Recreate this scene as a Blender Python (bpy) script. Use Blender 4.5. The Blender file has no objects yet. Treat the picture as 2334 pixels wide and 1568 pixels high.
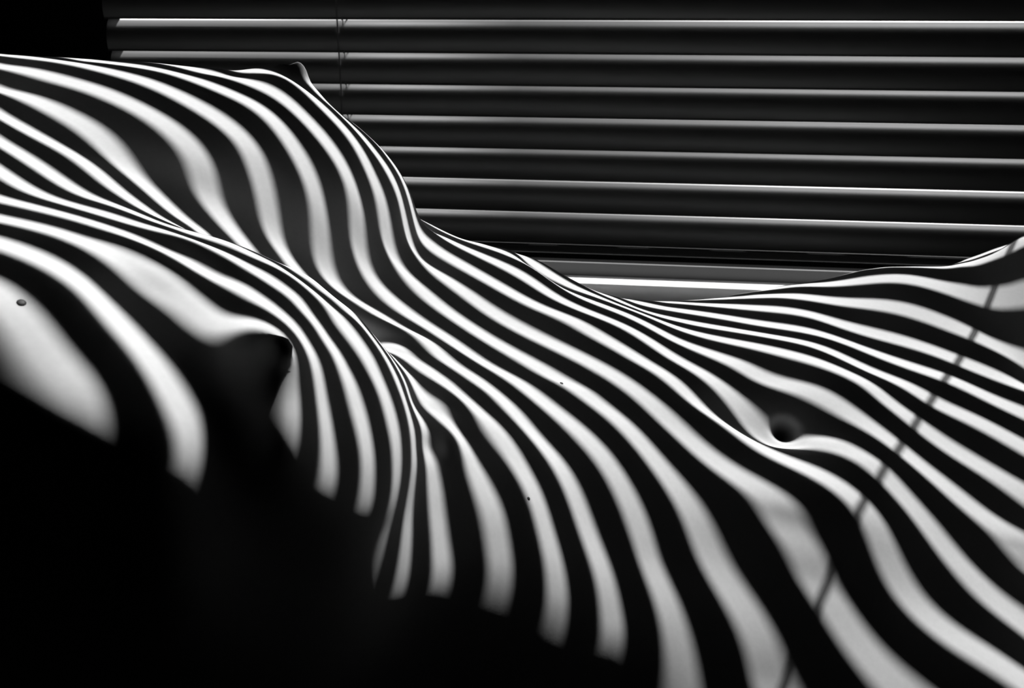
import bpy, bmesh, math, random
import numpy as np
from mathutils import Vector, Matrix

C = bpy.context.scene.collection
ZC = 1.25                      # lens height above the floor (metres)

# ------------------------------------------------------------------ camera
cam_d = bpy.data.cameras.new('camera'); cam = bpy.data.objects.new('camera', cam_d); C.objects.link(cam)
PITCH, YAW = 0.3443480, 0.1360963
cam_d.sensor_width = 36.0; cam_d.lens = 36.0*2200/2334
cam_d.clip_start = 0.01
cam.location = (0, 0, ZC)
cam.rotation_euler = (math.pi/2-PITCH, 0, YAW)
cam_d.dof.use_dof = True; cam_d.dof.focus_distance = 0.37; cam_d.dof.aperture_fstop = 45
bpy.context.scene.camera = cam

# ------------------------------------------------------------------ world, sun, exposure
w = bpy.data.worlds.new('world'); bpy.context.scene.world = w; w.use_nodes = True
w.node_tree.nodes['Background'].inputs[0].default_value = (1, 1, 1, 1)
w.node_tree.nodes['Background'].inputs[1].default_value = 0.0005
SUN = Vector((-0.2814, -0.5, -0.8660254)).normalized()
sd = bpy.data.lights.new('sun', 'SUN'); sun = bpy.data.objects.new('sun', sd); C.objects.link(sun)
sd.energy = 8.2; sd.angle = math.radians(0.13); sd.color = (1, 1, 1)
sun.location = (1.2, 2.4, 4.5)
sun.rotation_euler = SUN.to_track_quat('-Z', 'Y').to_euler()
vs = bpy.context.scene.view_settings
vs.view_transform = 'Standard'; vs.look = 'None'; vs.gamma = 1.0; vs.use_curve_mapping = False
vs.exposure = 0.0

# ------------------------------------------------------------------ materials
def mat(name, col, rough=0.6, spec=0.3, noise=0.0, nscale=40.0, bump=0.0, bscale=300.0):
    m = bpy.data.materials.new(name); m.use_nodes = True
    nt = m.node_tree; b = nt.nodes['Principled BSDF']
    b.inputs['Roughness'].default_value = rough
    b.inputs['Specular IOR Level'].default_value = spec
    tc = nt.nodes.new('ShaderNodeTexCoord')
    n = nt.nodes.new('ShaderNodeTexNoise'); n.inputs['Scale'].default_value = nscale; n.inputs['Detail'].default_value = 5
    nt.links.new(tc.outputs['Object'], n.inputs['Vector'])
    r = nt.nodes.new('ShaderNodeMapRange')
    r.inputs['To Min'].default_value = col*(1-noise); r.inputs['To Max'].default_value = col*(1+noise)
    nt.links.new(n.outputs['Fac'], r.inputs['Value'])
    nt.links.new(r.outputs['Result'], b.inputs['Base Color'])
    if bump:
        n2 = nt.nodes.new('ShaderNodeTexNoise'); n2.inputs['Scale'].default_value = bscale; n2.inputs['Detail'].default_value = 4
        nt.links.new(tc.outputs['Object'], n2.inputs['Vector'])
        bp = nt.nodes.new('ShaderNodeBump'); bp.inputs['Strength'].default_value = bump; bp.inputs['Distance'].default_value = 0.001
        nt.links.new(n2.outputs['Fac'], bp.inputs['Height']); nt.links.new(bp.outputs['Normal'], b.inputs['Normal'])
    return m
M_slat = mat('slat_enamel', 0.24, 0.46, 0.5, 0.05, 30)
M_slat.node_tree.nodes['Principled BSDF'].inputs['Metallic'].default_value = 0.7
M_rail = mat('rail_enamel', 0.06, 0.5, 0.3, 0.05, 30)
M_cord = mat('cord_cotton', 0.30, 0.9, 0.1, 0.2, 400)
M_sill = mat('sill_paint', 0.85, 0.6, 0.2, 0.04, 20, 0.1, 80)
M_frame = mat('frame_paint', 0.14, 0.6, 0.2, 0.05, 20)
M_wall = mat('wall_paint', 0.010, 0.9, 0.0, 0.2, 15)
M_black = mat('black_cloth', 0.002, 1.0, 0.0, 0.3, 200)

M_sill.node_tree.nodes['Principled BSDF'].inputs['Subsurface Weight'].default_value = 0.6
M_sill.node_tree.nodes['Principled BSDF'].inputs['Subsurface Radius'].default_value = (1, 1, 1)
M_sill.node_tree.nodes['Principled BSDF'].inputs['Subsurface Scale'].default_value = 0.015

def skin_material():
    m = mat('skin', 0.48, 0.8, 0.02, 0.06, 500, 0.012, 900)
    nt = m.node_tree; b = nt.nodes['Principled BSDF']
    src = b.inputs['Base Color'].links[0].from_socket
    b.inputs['Subsurface Weight'].default_value = 0.5
    b.inputs['Subsurface Radius'].default_value = (1, 1, 1)
    b.inputs['Subsurface Scale'].default_value = 0.0035
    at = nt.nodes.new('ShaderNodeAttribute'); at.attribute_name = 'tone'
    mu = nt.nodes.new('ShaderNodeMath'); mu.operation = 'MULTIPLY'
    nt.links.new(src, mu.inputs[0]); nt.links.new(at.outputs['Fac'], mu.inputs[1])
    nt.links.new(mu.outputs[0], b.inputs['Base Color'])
    return m
M_skin = skin_material()

# ------------------------------------------------------------------ helpers
def link(name, me, m, parent=None, smooth=False):
    o = bpy.data.objects.new(name, me); C.objects.link(o)
    if m and not me.materials: me.materials.append(m)
    if smooth:
        for p in me.polygons: p.use_smooth = True
    if parent: o.parent = parent
    return o
def from_bm(name, bm, m, parent=None, smooth=False):
    me = bpy.data.meshes.new(name); bm.to_mesh(me); bm.free()
    return link(name, me, m, parent, smooth)
def box_bm(x0, x1, y0, y1, z0, z1, bevel=0.0, seg=2, bm=None):
    own = bm is None
    if own: bm = bmesh.new()
    r = bmesh.ops.create_cube(bm, size=1)
    for v in r['verts']:
        v.co = Vector((x0+(v.co.x+.5)*(x1-x0), y0+(v.co.y+.5)*(y1-y0), z0+(v.co.z+.5)*(z1-z0)))
    if bevel:
        es = list({e for v in r['verts'] for e in v.link_edges})
        bmesh.ops.bevel(bm, geom=es, offset=bevel, segments=seg, affect='EDGES', profile=0.5)
    return bm
def empty(name, loc, label=None, cat=None):
    o = bpy.data.objects.new(name, None); C.objects.link(o); o.location = loc
    o.empty_display_size = 0.05
    if label: o['label'] = label
    if cat: o['category'] = cat
    return o
def tube_bm(p0, p1, r, n=6, bm=None):
    if bm is None: bm = bmesh.new()
    p0, p1 = Vector(p0), Vector(p1); d = (p1-p0).normalized()
    a = d.orthogonal().normalized(); b = d.cross(a)
    rings = [[bm.verts.new(p+(a*math.cos(2*math.pi*k/n)+b*math.sin(2*math.pi*k/n))*r) for k in range(n)] for p in (p0, p1)]
    for k in range(n):
        bm.faces.new((rings[0][k], rings[0][(k+1) % n], rings[1][(k+1) % n], rings[1][k]))
    bm.faces.new(rings[0][::-1]); bm.faces.new(rings[1])
    return bm
def struct(o): o['kind'] = 'structure'; return o

# ------------------------------------------------------------------ the room
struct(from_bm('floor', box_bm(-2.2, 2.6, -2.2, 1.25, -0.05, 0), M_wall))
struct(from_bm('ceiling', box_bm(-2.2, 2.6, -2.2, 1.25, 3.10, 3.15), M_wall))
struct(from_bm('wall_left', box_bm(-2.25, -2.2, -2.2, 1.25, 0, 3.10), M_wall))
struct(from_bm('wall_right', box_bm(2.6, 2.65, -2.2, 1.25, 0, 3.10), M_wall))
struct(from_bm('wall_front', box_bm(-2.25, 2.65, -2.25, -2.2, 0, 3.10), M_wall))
OX0, OX1, OZ0, OZ1 = -0.585, 1.22, ZC-0.3027, ZC+1.66     # window opening
WY0, WY1 = 1.095, 1.155
wb = bmesh.new()
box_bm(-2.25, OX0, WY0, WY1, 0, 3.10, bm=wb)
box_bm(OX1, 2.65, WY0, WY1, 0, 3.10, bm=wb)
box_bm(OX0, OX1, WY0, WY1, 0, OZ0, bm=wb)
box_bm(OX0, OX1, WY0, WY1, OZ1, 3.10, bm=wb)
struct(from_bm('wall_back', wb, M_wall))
# window sill with a rounded nosing, and the low stop of the window frame behind it
SY0 = 1.0445
struct(from_bm('trim_1', box_bm(-0.70, 1.34, SY0, WY0, OZ0-0.06, OZ0, 0.0015, 2), M_sill))
win = empty('window_1', (0.3, 1.07, OZ0)); struct(win)
ww = Vector(win.location)
def winpart(name, *a):
    bm = box_bm(*a); bmesh.ops.translate(bm, verts=bm.verts, vec=-ww)
    return from_bm(name, bm, M_frame, win)
winpart('frame_stop', OX0, OX1, 1.079, 1.084, OZ0, OZ0+0.0155, 0.0004)
winpart('frame_jamb', OX0, OX0+0.02, 1.10, 1.14, OZ0, OZ1, 0.001)
winpart('frame_jamb', OX1-0.02, OX1, 1.10, 1.14, OZ0, OZ1, 0.001)
winpart('frame_head', OX0+0.02, OX1-0.02, 1.10, 1.14, OZ1-0.03, OZ1, 0.001)

# ------------------------------------------------------------------ the venetian blind
YB = 1.06
PITCHH = 0.0347342                         # drop from slat to slat
NV = np.array([0, -math.sin(math.radians(60)), 0.5])
CHORD, CROWN, TILT = 0.0355, math.radians(60), math.radians(75.5)
BX0, BX1 = -0.600, 1.24
def slat_profile(tilt, th=0.0004, n=15):
    # an arc, convex side up; from the outer edge (+y) to the inner edge (-y, lower)
    R = CHORD/2/math.sin(CROWN/2)
    top = []
    for i in range(n):
        a = -CROWN/2+CROWN*i/(n-1)
        x = R*math.sin(a); z = R*math.cos(a)-R*math.cos(CROWN/2)
        top.append((x, z))
    pts = top+[(x, z-th) for x, z in top[::-1]]
    ca, sa = math.cos(tilt), math.sin(tilt)
    return [(-(x*ca+z*sa), -x*sa+z*ca) for x, z in pts]
prof = slat_profile(TILT)
pc = [p[0]*NV[1]+p[1]*NV[2] for p in prof]
mid = (max(pc)+min(pc))/2; print('duty of shade', (max(pc)-min(pc))/(PITCHH*0.5))
def slat_mesh(tilt):
    pr = slat_profile(tilt); n = len(pr)
    vs_, fs = [], []
    L = BX1-BX0
    xs = [0, L*.25, L*.5, L*.75, L]
    for x in xs:
        vs_ += [(x, p[0], p[1]) for p in pr]
    for i in range(len(xs)-1):
        for k in range(n):
            fs.append((i*n+k, i*n+(k+1) % n, (i+1)*n+(k+1) % n, (i+1)*n+k))
    fs.append(tuple(range(n))); fs.append(tuple(range((len(xs)-1)*n, len(xs)*n))[::-1])
    me = bpy.data.meshes.new('slat'); me.from_pydata(vs_, [], fs); me.update()
    for p in me.polygons: p.use_smooth = len(p.vertices) == 4
    me.materials.append(M_slat)
    return me
blind = empty('venetian_blind', (0.32, YB, ZC+1.62), 'dark venetian blind of narrow horizontal slats hanging in the window behind the person', 'blind')
bl = Vector(blind.location)
me_s = slat_mesh(TILT)
# upper slats: even pitch, centred between the beams
zs = []
k0 = -90
for k in range(k0, 40):
    ck = -0.46312*(1-(k+.5)*0.0375)        # plane midway between two beams
    z = (ck - mid - NV[1]*YB)/0.5
    zs.append(z)
zs = [z for z in zs if z < 1.62]
HL = [-0.02375, -0.05492, -0.08579, -0.11778, -0.14957, -0.18298, -0.21645]                                   # the lowest six slats as they hang, bottom rail below
low = [z*YB+-0.0135 for z in HL]
up = sorted(z for z in zs if z > 0.30)
# ease the pitch between the lowest slats and the even ones above
nb = round((up[0]-low[0])/PITCHH)
up = [low[0]+(up[0]-low[0])*i/nb for i in range(1, nb)]+up
for z in low+up:
    o = bpy.data.objects.new('slat', me_s); C.objects.link(o)
    o.parent = blind; o.location = Vector((BX0, YB, ZC+z))-bl
rb = box_bm(BX0, BX1, YB-0.008, YB+0.008, ZC-0.270, ZC-0.2605, 0.0015, 2)
bmesh.ops.translate(rb, verts=rb.verts, vec=-bl)
ro = from_bm('bottom_rail', rb, M_rail, blind, True)
hb = box_bm(BX0, BX1, YB-0.022, YB+0.024, ZC+1.635, ZC+1.675, 0.003, 2)
bmesh.ops.translate(hb, verts=hb.verts, vec=-bl)
from_bm('head_rail', hb, M_rail, blind)
# ladder cords: front and back string with a rung under every slat
allz = sorted(low+up)
for cx in (-0.330, 0.4757):
    lb = bmesh.new()
    cr = 0.0009 if cx < 0 else 0.0005
    hw = CHORD/2*math.cos(TILT)+0.001; dz = CHORD/2*math.sin(TILT)
    tube_bm((cx-0.0035, YB-hw, ZC-0.24), (cx-0.0035, YB-hw, ZC+1.64), cr, 6, lb)
    tube_bm((cx+0.0055, YB+hw, ZC-0.24), (cx+0.0055, YB+hw, ZC+1.64), cr, 6, lb)
    for z in allz:
        tube_bm((cx+0.002, YB-hw, ZC+z-dz-.0006), (cx+0.002, YB+hw, ZC+z+dz-.0006), 0.0008, 5, lb)
    bmesh.ops.translate(lb, verts=lb.verts, vec=-bl)
    from_bm('ladder_cord', lb, M_cord, blind)
    cb = tube_bm(Vector((cx+.001, YB, ZC-0.24))-bl, Vector((cx+.001, YB, ZC+1.64))-bl, 0.0006, 6)
    from_bm('lift_cord', cb, M_cord, blind)

# ------------------------------------------------------------------ the person (torso from the shoulders to the thighs)
A0 = np.array([-.2, .36, -.15]); AU = np.array([.905, .255, -.34]); AU /= np.linalg.norm(AU)
AW = np.cross(AU, [0, 0, 1.]); AW /= np.linalg.norm(AW); AV = np.cross(AW, AU)
S0, S1, NS, NT = -0.27, 0.6, 121, 144
# body radius (0.05 mm units) round the torso's axis: rows run from shoulders to thighs, columns round the body from the back
RAD = """
2300 2301 2305 2310 2318 2328 2341 2355 2372 2392 2414 2438 2464 2492 2523 2556 2592 2629 2669 2710 2753 2797 2842 2888 2934 2981 3026 3071 3113 3153 3189 3221 3249 3271 3287 3297 3300 3297 3287 3271 3249 3221 3189 3153 3113 3071 3026 2981 2934 2888 2842 2797 2753 2710 2669 2629 2592 2556 2523 2492 2464 2438 2414 2392 2372 2355 2341 2328 2318 2310 2305 2301 2300 2301 2305 2310 2318 2328 2341 2355 2372 2392 2414 2438 2464 2492 2523 2556 2592 2629 2669 2710 2753 2797 2842 2888 2934 2981 3026 3071 3113 3153 3189 3221 3249 3271 3287 3297 3300 3297 3287 3271 3249 3221 3189 3153 3113 3071 3026 2981 2934 2888 2842 2797 2753 2710 2669 2629 2592 2556 2523 2492 2464 2438 2414 2392 2372 2355 2341 2328 2318 2310 2305 2301
2300 2301 2305 2310 2318 2328 2341 2355 2372 2392 2414 2438 2464 2492 2523 2556 2592 2629 2669 2710 2753 2797 2842 2888 2934 2981 3026 3071 3113 3153 3189 3221 3249 3271 3287 3297 3300 3297 3287 3271 3249 3221 3189 3153 3113 3071 3026 2981 2934 2888 2842 2797 2753 2710 2669 2629 2592 2556 2523 2492 2464 2438 2414 2392 2372 2355 2341 2328 2318 2310 2305 2301 2300 2301 2305 2310 2318 2328 2341 2355 2372 2392 2414 2438 2464 2492 2523 2556 2592 2629 2669 2710 2753 2797 2842 2888 2934 2981 3026 3071 3113 3153 3189 3221 3249 3271 3287 3297 3300 3297 3287 3271 3249 3221 3189 3153 3113 3071 3026 2981 2934 2888 2842 2797 2753 2710 2669 2629 2592 2556 2523 2492 2464 2438 2414 2392 2372 2355 2341 2328 2318 2310 2305 2301
2300 2301 2305 2310 2318 2328 2341 2355 2372 2392 2414 2438 2464 2492 2523 2556 2592 2629 2669 2710 2753 2797 2842 2888 2934 2981 3026 3071 3113 3153 3189 3221 3249 3271 3287 3297 3300 3297 3287 3271 3249 3221 3189 3153 3113 3071 3026 2981 2934 2888 2842 2797 2753 2710 2669 2629 2592 2556 2523 2492 2464 2438 2414 2392 2372 2355 2341 2328 2318 2310 2305 2301 2300 2301 2305 2310 2318 2328 2341 2355 2372 2392 2414 2438 2464 2492 2523 2556 2592 2629 2669 2710 2753 2797 2842 2888 2934 2981 3026 3071 3113 3153 3189 3221 3249 3271 3287 3297 3300 3297 3287 3271 3249 3221 3189 3153 3113 3071 3026 2981 2934 2888 2842 2797 2753 2710 2669 2629 2592 2556 2523 2492 2464 2438 2414 2392 2372 2355 2341 2328 2318 2310 2305 2301
2300 2301 2305 2310 2318 2328 2341 2355 2372 2392 2414 2438 2464 2492 2523 2556 2592 2629 2669 2710 2753 2797 2842 2888 2934 2981 3026 3071 3113 3153 3189 3221 3249 3271 3287 3297 3300 3297 3287 3271 3249 3221 3189 3153 3113 3071 3026 2981 2934 2888 2842 2797 2753 2710 2669 2629 2592 2556 2523 2492 2464 2438 2414 2392 2372 2355 2341 2328 2318 2310 2305 2301 2300 2301 2305 2310 2318 2328 2341 2355 2372 2392 2414 2438 2464 2492 2523 2556 2592 2629 2669 2710 2753 2797 2842 2888 2934 2981 3026 3071 3113 3153 3189 3221 3249 3271 3287 3297 3300 3297 3287 3271 3249 3221 3189 3153 3113 3071 3026 2981 2934 2888 2842 2797 2753 2710 2669 2629 2592 2556 2523 2492 2464 2438 2414 2392 2372 2355 2341 2328 2318 2310 2305 2301
2300 2301 2305 2310 2318 2328 2341 2355 2372 2392 2414 2438 2464 2492 2523 2556 2592 2629 2669 2710 2753 2797 2842 2888 2934 2981 3026 3071 3113 3153 3189 3221 3249 3271 3287 3297 3300 3297 3287 3271 3249 3221 3189 3153 3113 3071 3026 2981 2934 2888 2842 2797 2753 2710 2669 2629 2592 2556 2523 2492 2464 2438 2414 2392 2372 2355 2341 2328 2318 2310 2305 2301 2300 2301 2305 2310 2318 2328 2341 2355 2372 2392 2414 2438 2464 2492 2523 2556 2592 2629 2669 2710 2753 2797 2842 2888 2934 2981 3026 3071 3113 3153 3189 3221 3249 3271 3287 3297 3300 3297 3287 3271 3249 3221 3189 3153 3113 3071 3026 2981 2934 2888 2842 2797 2753 2710 2669 2629 2592 2556 2523 2492 2464 2438 2414 2392 2372 2355 2341 2328 2318 2310 2305 2301
2300 2301 2305 2310 2318 2328 2341 2355 2372 2392 2414 2438 2464 2492 2523 2556 2592 2629 2669 2710 2753 2797 2842 2888 2934 2981 3026 3071 3113 3153 3189 3221 3249 3271 3287 3297 3300 3297 3287 3271 3249 3221 3189 3153 3113 3071 3026 2981 2934 2888 2842 2797 2753 2710 2669 2629 2592 2556 2523 2492 2464 2438 2414 2392 2372 2355 2341 2328 2318 2310 2305 2301 2300 2301 2305 2310 2318 2328 2341 2355 2372 2392 2414 2438 2464 2492 2523 2556 2592 2629 2669 2710 2753 2797 2842 2888 2934 2981 3026 3071 3113 3153 3189 3221 3249 3271 3287 3297 3300 3297 3287 3271 3249 3221 3189 3153 3113 3071 3026 2981 2934 2888 2842 2797 2753 2710 2669 2629 2592 2556 2523 2492 2464 2438 2414 2392 2372 2355 2341 2328 2318 2310 2305 2301
2300 2301 2305 2310 2318 2328 2341 2355 2372 2392 2414 2438 2464 2492 2523 2556 2592 2629 2669 2710 2753 2797 2842 2888 2934 2981 3026 3071 3113 3153 3189 3221 3249 3271 3287 3297 3300 3297 3287 3271 3249 3221 3189 3153 3113 3071 3026 2981 2934 2888 2842 2797 2753 2710 2669 2629 2592 2556 2523 2492 2464 2437 2413 2392 2372 2355 2341 2328 2318 2310 2304 2301 2300 2301 2304 2310 2318 2328 2341 2355 2372 2392 2414 2438 2464 2492 2523 2556 2592 2629 2669 2710 2753 2797 2842 2888 2934 2981 3026 3071 3113 3153 3189 3221 3249 3271 3287 3297 3300 3297 3287 3271 3249 3221 3189 3153 3113 3071 3026 2981 2934 2888 2842 2797 2753 2710 2669 2629 2592 2556 2523 2492 2464 2438 2414 2392 2372 2355 2341 2328 2318 2310 2305 2301
2300 2301 2305 2310 2318 2328 2341 2355 2372 2392 2414 2438 2464 2492 2523 2556 2592 2629 2669 2710 2753 2797 2842 2888 2934 2981 3026 3071 3113 3153 3189 3221 3249 3271 3287 3297 3300 3297 3287 3271 3249 3221 3189 3153 3113 3071 3026 2981 2934 2888 2842 2797 2752 2710 2668 2629 2592 2556 2523 2492 2464 2437 2413 2392 2372 2355 2341 2328 2318 2310 2304 2301 2300 2301 2304 2310 2318 2328 2341 2355 2372 2392 2413 2437 2464 2492 2523 2556 2592 2629 2669 2710 2753 2797 2842 2888 2934 2981 3026 3071 3113 3153 3189 3221 3249 3271 3287 3297 3300 3297 3287 3271 3249 3221 3189 3153 3113 3071 3026 2981 2934 2888 2842 2797 2753 2710 2669 2629 2592 2556 2523 2492 2464 2438 2414 2392 2372 2355 2341 2328 2318 2310 2305 2301
2300 2301 2305 2310 2318 2328 2341 2355 2372 2392 2414 2438 2464 2492 2523 2556 2592 2629 2669 2710 2753 2797 2842 2888 2934 2981 3026 3071 3113 3153 3189 3221 3249 3271 3287 3297 3300 3297 3287 3271 3249 3221 3189 3153 3113 3071 3026 2981 2934 2888 2842 2797 2752 2710 2668 2629 2592 2556 2523 2492 2464 2437 2413 2392 2372 2355 2341 2328 2318 2310 2304 2301 2300 2301 2304 2310 2318 2328 2341 2355 2372 2392 2413 2437 2464 2492 2523 2556 2592 2629 2669 2710 2753 2797 2842 2888 2934 2981 3026 3071 3113 3153 3189 3221 3249 3271 3287 3297 3300 3297 3287 3271 3249 3221 3189 3153 3113 3071 3026 2981 2934 2888 2842 2797 2753 2710 2669 2629 2592 2556 2523 2492 2464 2438 2414 2392 2372 2355 2341 2328 2318 2310 2305 2301
2300 2301 2305 2310 2318 2328 2341 2355 2372 2392 2414 2438 2464 2492 2523 2556 2592 2629 2669 2710 2753 2797 2842 2888 2934 2981 3026 3071 3113 3153 3189 3221 3249 3271 3287 3297 3300 3297 3287 3271 3249 3221 3189 3153 3113 3071 3026 2981 2935 2888 2842 2797 2753 2710 2669 2629 2592 2556 2523 2492 2464 2438 2414 2392 2373 2355 2341 2328 2318 2310 2305 2301 2300 2301 2305 2310 2318 2328 2341 2355 2372 2392 2414 2438 2464 2492 2523 2556 2592 2629 2669 2710 2753 2797 2842 2888 2934 2981 3026 3071 3113 3153 3189 3221 3249 3271 3287 3297 3300 3297 3287 3271 3249 3221 3189 3153 3113 3071 3026 2981 2934 2888 2842 2797 2753 2710 2669 2629 2592 2556 2523 2492 2464 2438 2414 2392 2372 2355 2341 2328 2318 2310 2305 2301
2300 2301 2305 2310 2318 2328 2341 2355 2372 2392 2414 2438 2464 2492 2523 2556 2592 2629 2669 2710 2753 2797 2842 2888 2934 2981 3026 3071 3113 3153 3189 3221 3249 3271 3287 3297 3300 3297 3287 3271 3249 3221 3189 3153 3113 3071 3027 2981 2935 2888 2842 2797 2753 2710 2669 2629 2592 2557 2524 2493 2464 2438 2414 2392 2373 2356 2341 2329 2318 2311 2305 2302 2300 2301 2305 2310 2318 2329 2341 2356 2373 2392 2414 2438 2464 2493 2523 2557 2592 2629 2669 2710 2753 2797 2842 2888 2934 2981 3026 3071 3113 3153 3189 3221 3249 3271 3287 3297 3300 3297 3287 3271 3249 3221 3189 3153 3113 3071 3026 2981 2934 2888 2842 2797 2753 2710 2669 2629 2592 2556 2523 2492 2464 2438 2414 2392 2372 2355 2341 2328 2318 2310 2305 2301
2300 2301 2305 2310 2318 2328 2341 2355 2372 2392 2414 2438 2464 2492 2523 2556 2592 2629 2669 2710 2753 2797 2842 2888 2934 2981 3026 3071 3113 3153 3189 3221 3249 3271 3287 3297 3300 3297 3287 3271 3249 3222 3190 3153 3114 3072 3027 2982 2936 2889 2843 2798 2754 2711 2669 2630 2593 2557 2524 2494 2465 2439 2415 2393 2374 2357 2342 2330 2319 2311 2306 2302 2301 2302 2306 2311 2319 2329 2342 2356 2373 2393 2414 2438 2464 2493 2524 2557 2592 2630 2669 2710 2753 2797 2842 2888 2934 2981 3026 3071 3113 3152 3189 3221 3249 3271 3287 3297 3300 3297 3287 3271 3249 3221 3189 3153 3113 3071 3026 2981 2934 2888 2842 2797 2753 2710 2669 2629 2592 2556 2523 2492 2464 2438 2414 2392 2372 2355 2341 2328 2318 2310 2305 2301
2300 2301 2305 2310 2318 2328 2341 2355 2372 2392 2414 2438 2464 2492 2523 2556 2592 2629 2669 2710 2753 2797 2842 2888 2935 2981 3026 3071 3113 3153 3189 3221 3249 3271 3287 3297 3300 3297 3287 3271 3249 3222 3190 3153 3114 3072 3027 2982 2936 2889 2843 2798 2754 2711 2670 2630 2593 2558 2524 2494 2465 2439 2415 2393 2374 2357 2342 2330 2319 2312 2306 2302 2301 2302 2306 2311 2319 2329 2342 2356 2373 2393 2414 2438 2465 2493 2524 2557 2592 2630 2669 2710 2753 2797 2842 2888 2935 2981 3026 3071 3113 3152 3189 3221 3248 3271 3287 3297 3300 3297 3287 3271 3249 3221 3189 3153 3113 3071 3026 2981 2935 2888 2842 2797 2753 2710 2669 2629 2592 2556 2523 2492 2464 2438 2414 2392 2372 2355 2341 2328 2318 2310 2305 2301
2300 2301 2305 2310 2318 2328 2341 2355 2372 2392 2414 2438 2464 2492 2523 2556 2592 2629 2669 2710 2753 2797 2842 2888 2935 2981 3026 3071 3113 3152 3188 3221 3248 3270 3286 3296 3299 3295 3285 3269 3247 3219 3186 3150 3110 3067 3022 2977 2930 2884 2838 2793 2749 2707 2666 2626 2589 2553 2520 2489 2460 2433 2409 2387 2368 2351 2336 2324 2314 2306 2301 2297 2296 2298 2301 2307 2315 2326 2338 2353 2370 2390 2412 2436 2462 2491 2522 2555 2591 2628 2668 2709 2752 2796 2842 2888 2935 2981 3027 3071 3113 3153 3189 3221 3248 3270 3286 3296 3299 3296 3286 3270 3248 3221 3188 3152 3113 3070 3026 2981 2935 2888 2842 2797 2753 2710 2669 2629 2592 2556 2523 2492 2464 2438 2414 2392 2372 2355 2341 2328 2318 2310 2305 2301
2300 2301 2305 2310 2318 2328 2341 2355 2372 2392 2414 2438 2464 2492 2523 2556 2592 2629 2669 2710 2753 2797 2842 2888 2935 2981 3026 3070 3112 3151 3186 3218 3245 3266 3281 3290 3293 3289 3278 3261 3237 3208 3174 3136 3095 3050 3004 2957 2911 2865 2819 2776 2733 2691 2651 2611 2573 2537 2503 2470 2441 2413 2388 2366 2347 2330 2315 2303 2293 2286 2281 2279 2278 2281 2285 2292 2300 2312 2325 2341 2358 2379 2401 2426 2453 2482 2514 2548 2584 2622 2663 2705 2749 2794 2840 2887 2935 2982 3028 3072 3115 3154 3190 3222 3248 3270 3285 3295 3298 3294 3284 3268 3246 3219 3187 3151 3112 3070 3026 2981 2934 2888 2842 2797 2753 2710 2669 2629 2592 2556 2523 2492 2464 2438 2414 2392 2372 2355 2341 2328 2318 2310 2305 2301
2300 2301 2305 2310 2318 2328 2341 2355 2372 2392 2414 2438 2464 2492 2523 2556 2592 2629 2669 2710 2753 2797 2842 2888 2935 2980 3025 3069 3110 3148 3183 3214 3240 3260 3274 3282 3284 3278 3266 3248 3223 3192 3156 3115 3071 3025 2977 2928 2881 2835 2791 2749 2708 2668 2628 2588 2550 2512 2476 2442 2411 2382 2356 2333 2313 2296 2282 2270 2261 2254 2250 2248 2249 2253 2258 2266 2276 2288 2303 2320 2339 2360 2383 2409 2437 2468 2501 2536 2573 2613 2654 2698 2743 2790 2838 2886 2935 2983 3029 3074 3117 3156 3192 3223 3249 3270 3284 3293 3295 3291 3281 3265 3243 3216 3185 3149 3110 3069 3025 2980 2934 2888 2842 2797 2753 2710 2669 2629 2592 2556 2523 2492 2464 2438 2414 2392 2372 2355 2341 2328 2318 2310 2305 2301
2300 2301 2305 2310 2318 2328 2341 2355 2372 2392 2414 2438 2464 2492 2523 2556 2592 2629 2669 2710 2753 2797 2842 2888 2934 2980 3024 3067 3108 3145 3179 3209 3233 3253 3266 3273 3273 3266 3252 3232 3205 3172 3133 3090 3043 2993 2942 2892 2844 2798 2756 2716 2678 2639 2600 2561 2521 2481 2443 2407 2374 2343 2316 2292 2271 2254 2239 2227 2219 2213 2209 2209 2211 2216 2223 2232 2244 2258 2273 2292 2312 2334 2359 2386 2416 2448 2482 2519 2558 2599 2643 2688 2736 2784 2834 2884 2934 2984 3032 3077 3120 3160 3195 3225 3251 3270 3284 3292 3293 3289 3278 3262 3240 3213 3182 3147 3108 3067 3024 2980 2934 2888 2842 2797 2753 2710 2669 2629 2592 2556 2523 2492 2464 2438 2414 2392 2372 2355 2341 2328 2318 2310 2305 2301
2300 2301 2305 2310 2318 2328 2341 2355 2372 2392 2414 2438 2464 2492 2523 2556 2592 2629 2669 2710 2753 2797 2842 2888 2934 2979 3023 3065 3105 3142 3175 3203 3227 3245 3256 3262 3261 3252 3237 3215 3186 3150 3109 3062 3012 2959 2905 2852 2802 2758 2718 2681 2646 2609 2571 2532 2491 2449 2408 2369 2333 2300 2271 2246 2224 2205 2190 2179 2170 2165 2162 2163 2166 2172 2181 2192 2205 2220 2238 2257 2279 2303 2330 2358 2390 2423 2459 2498 2539 2582 2628 2676 2726 2777 2829 2882 2934 2985 3035 3082 3125 3165 3199 3229 3254 3272 3285 3292 3292 3287 3276 3259 3237 3210 3179 3144 3107 3066 3023 2979 2934 2888 2842 2797 2753 2710 2669 2629 2592 2556 2523 2492 2464 2438 2414 2392 2372 2355 2341 2328 2318 2310 2305 2301
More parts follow.
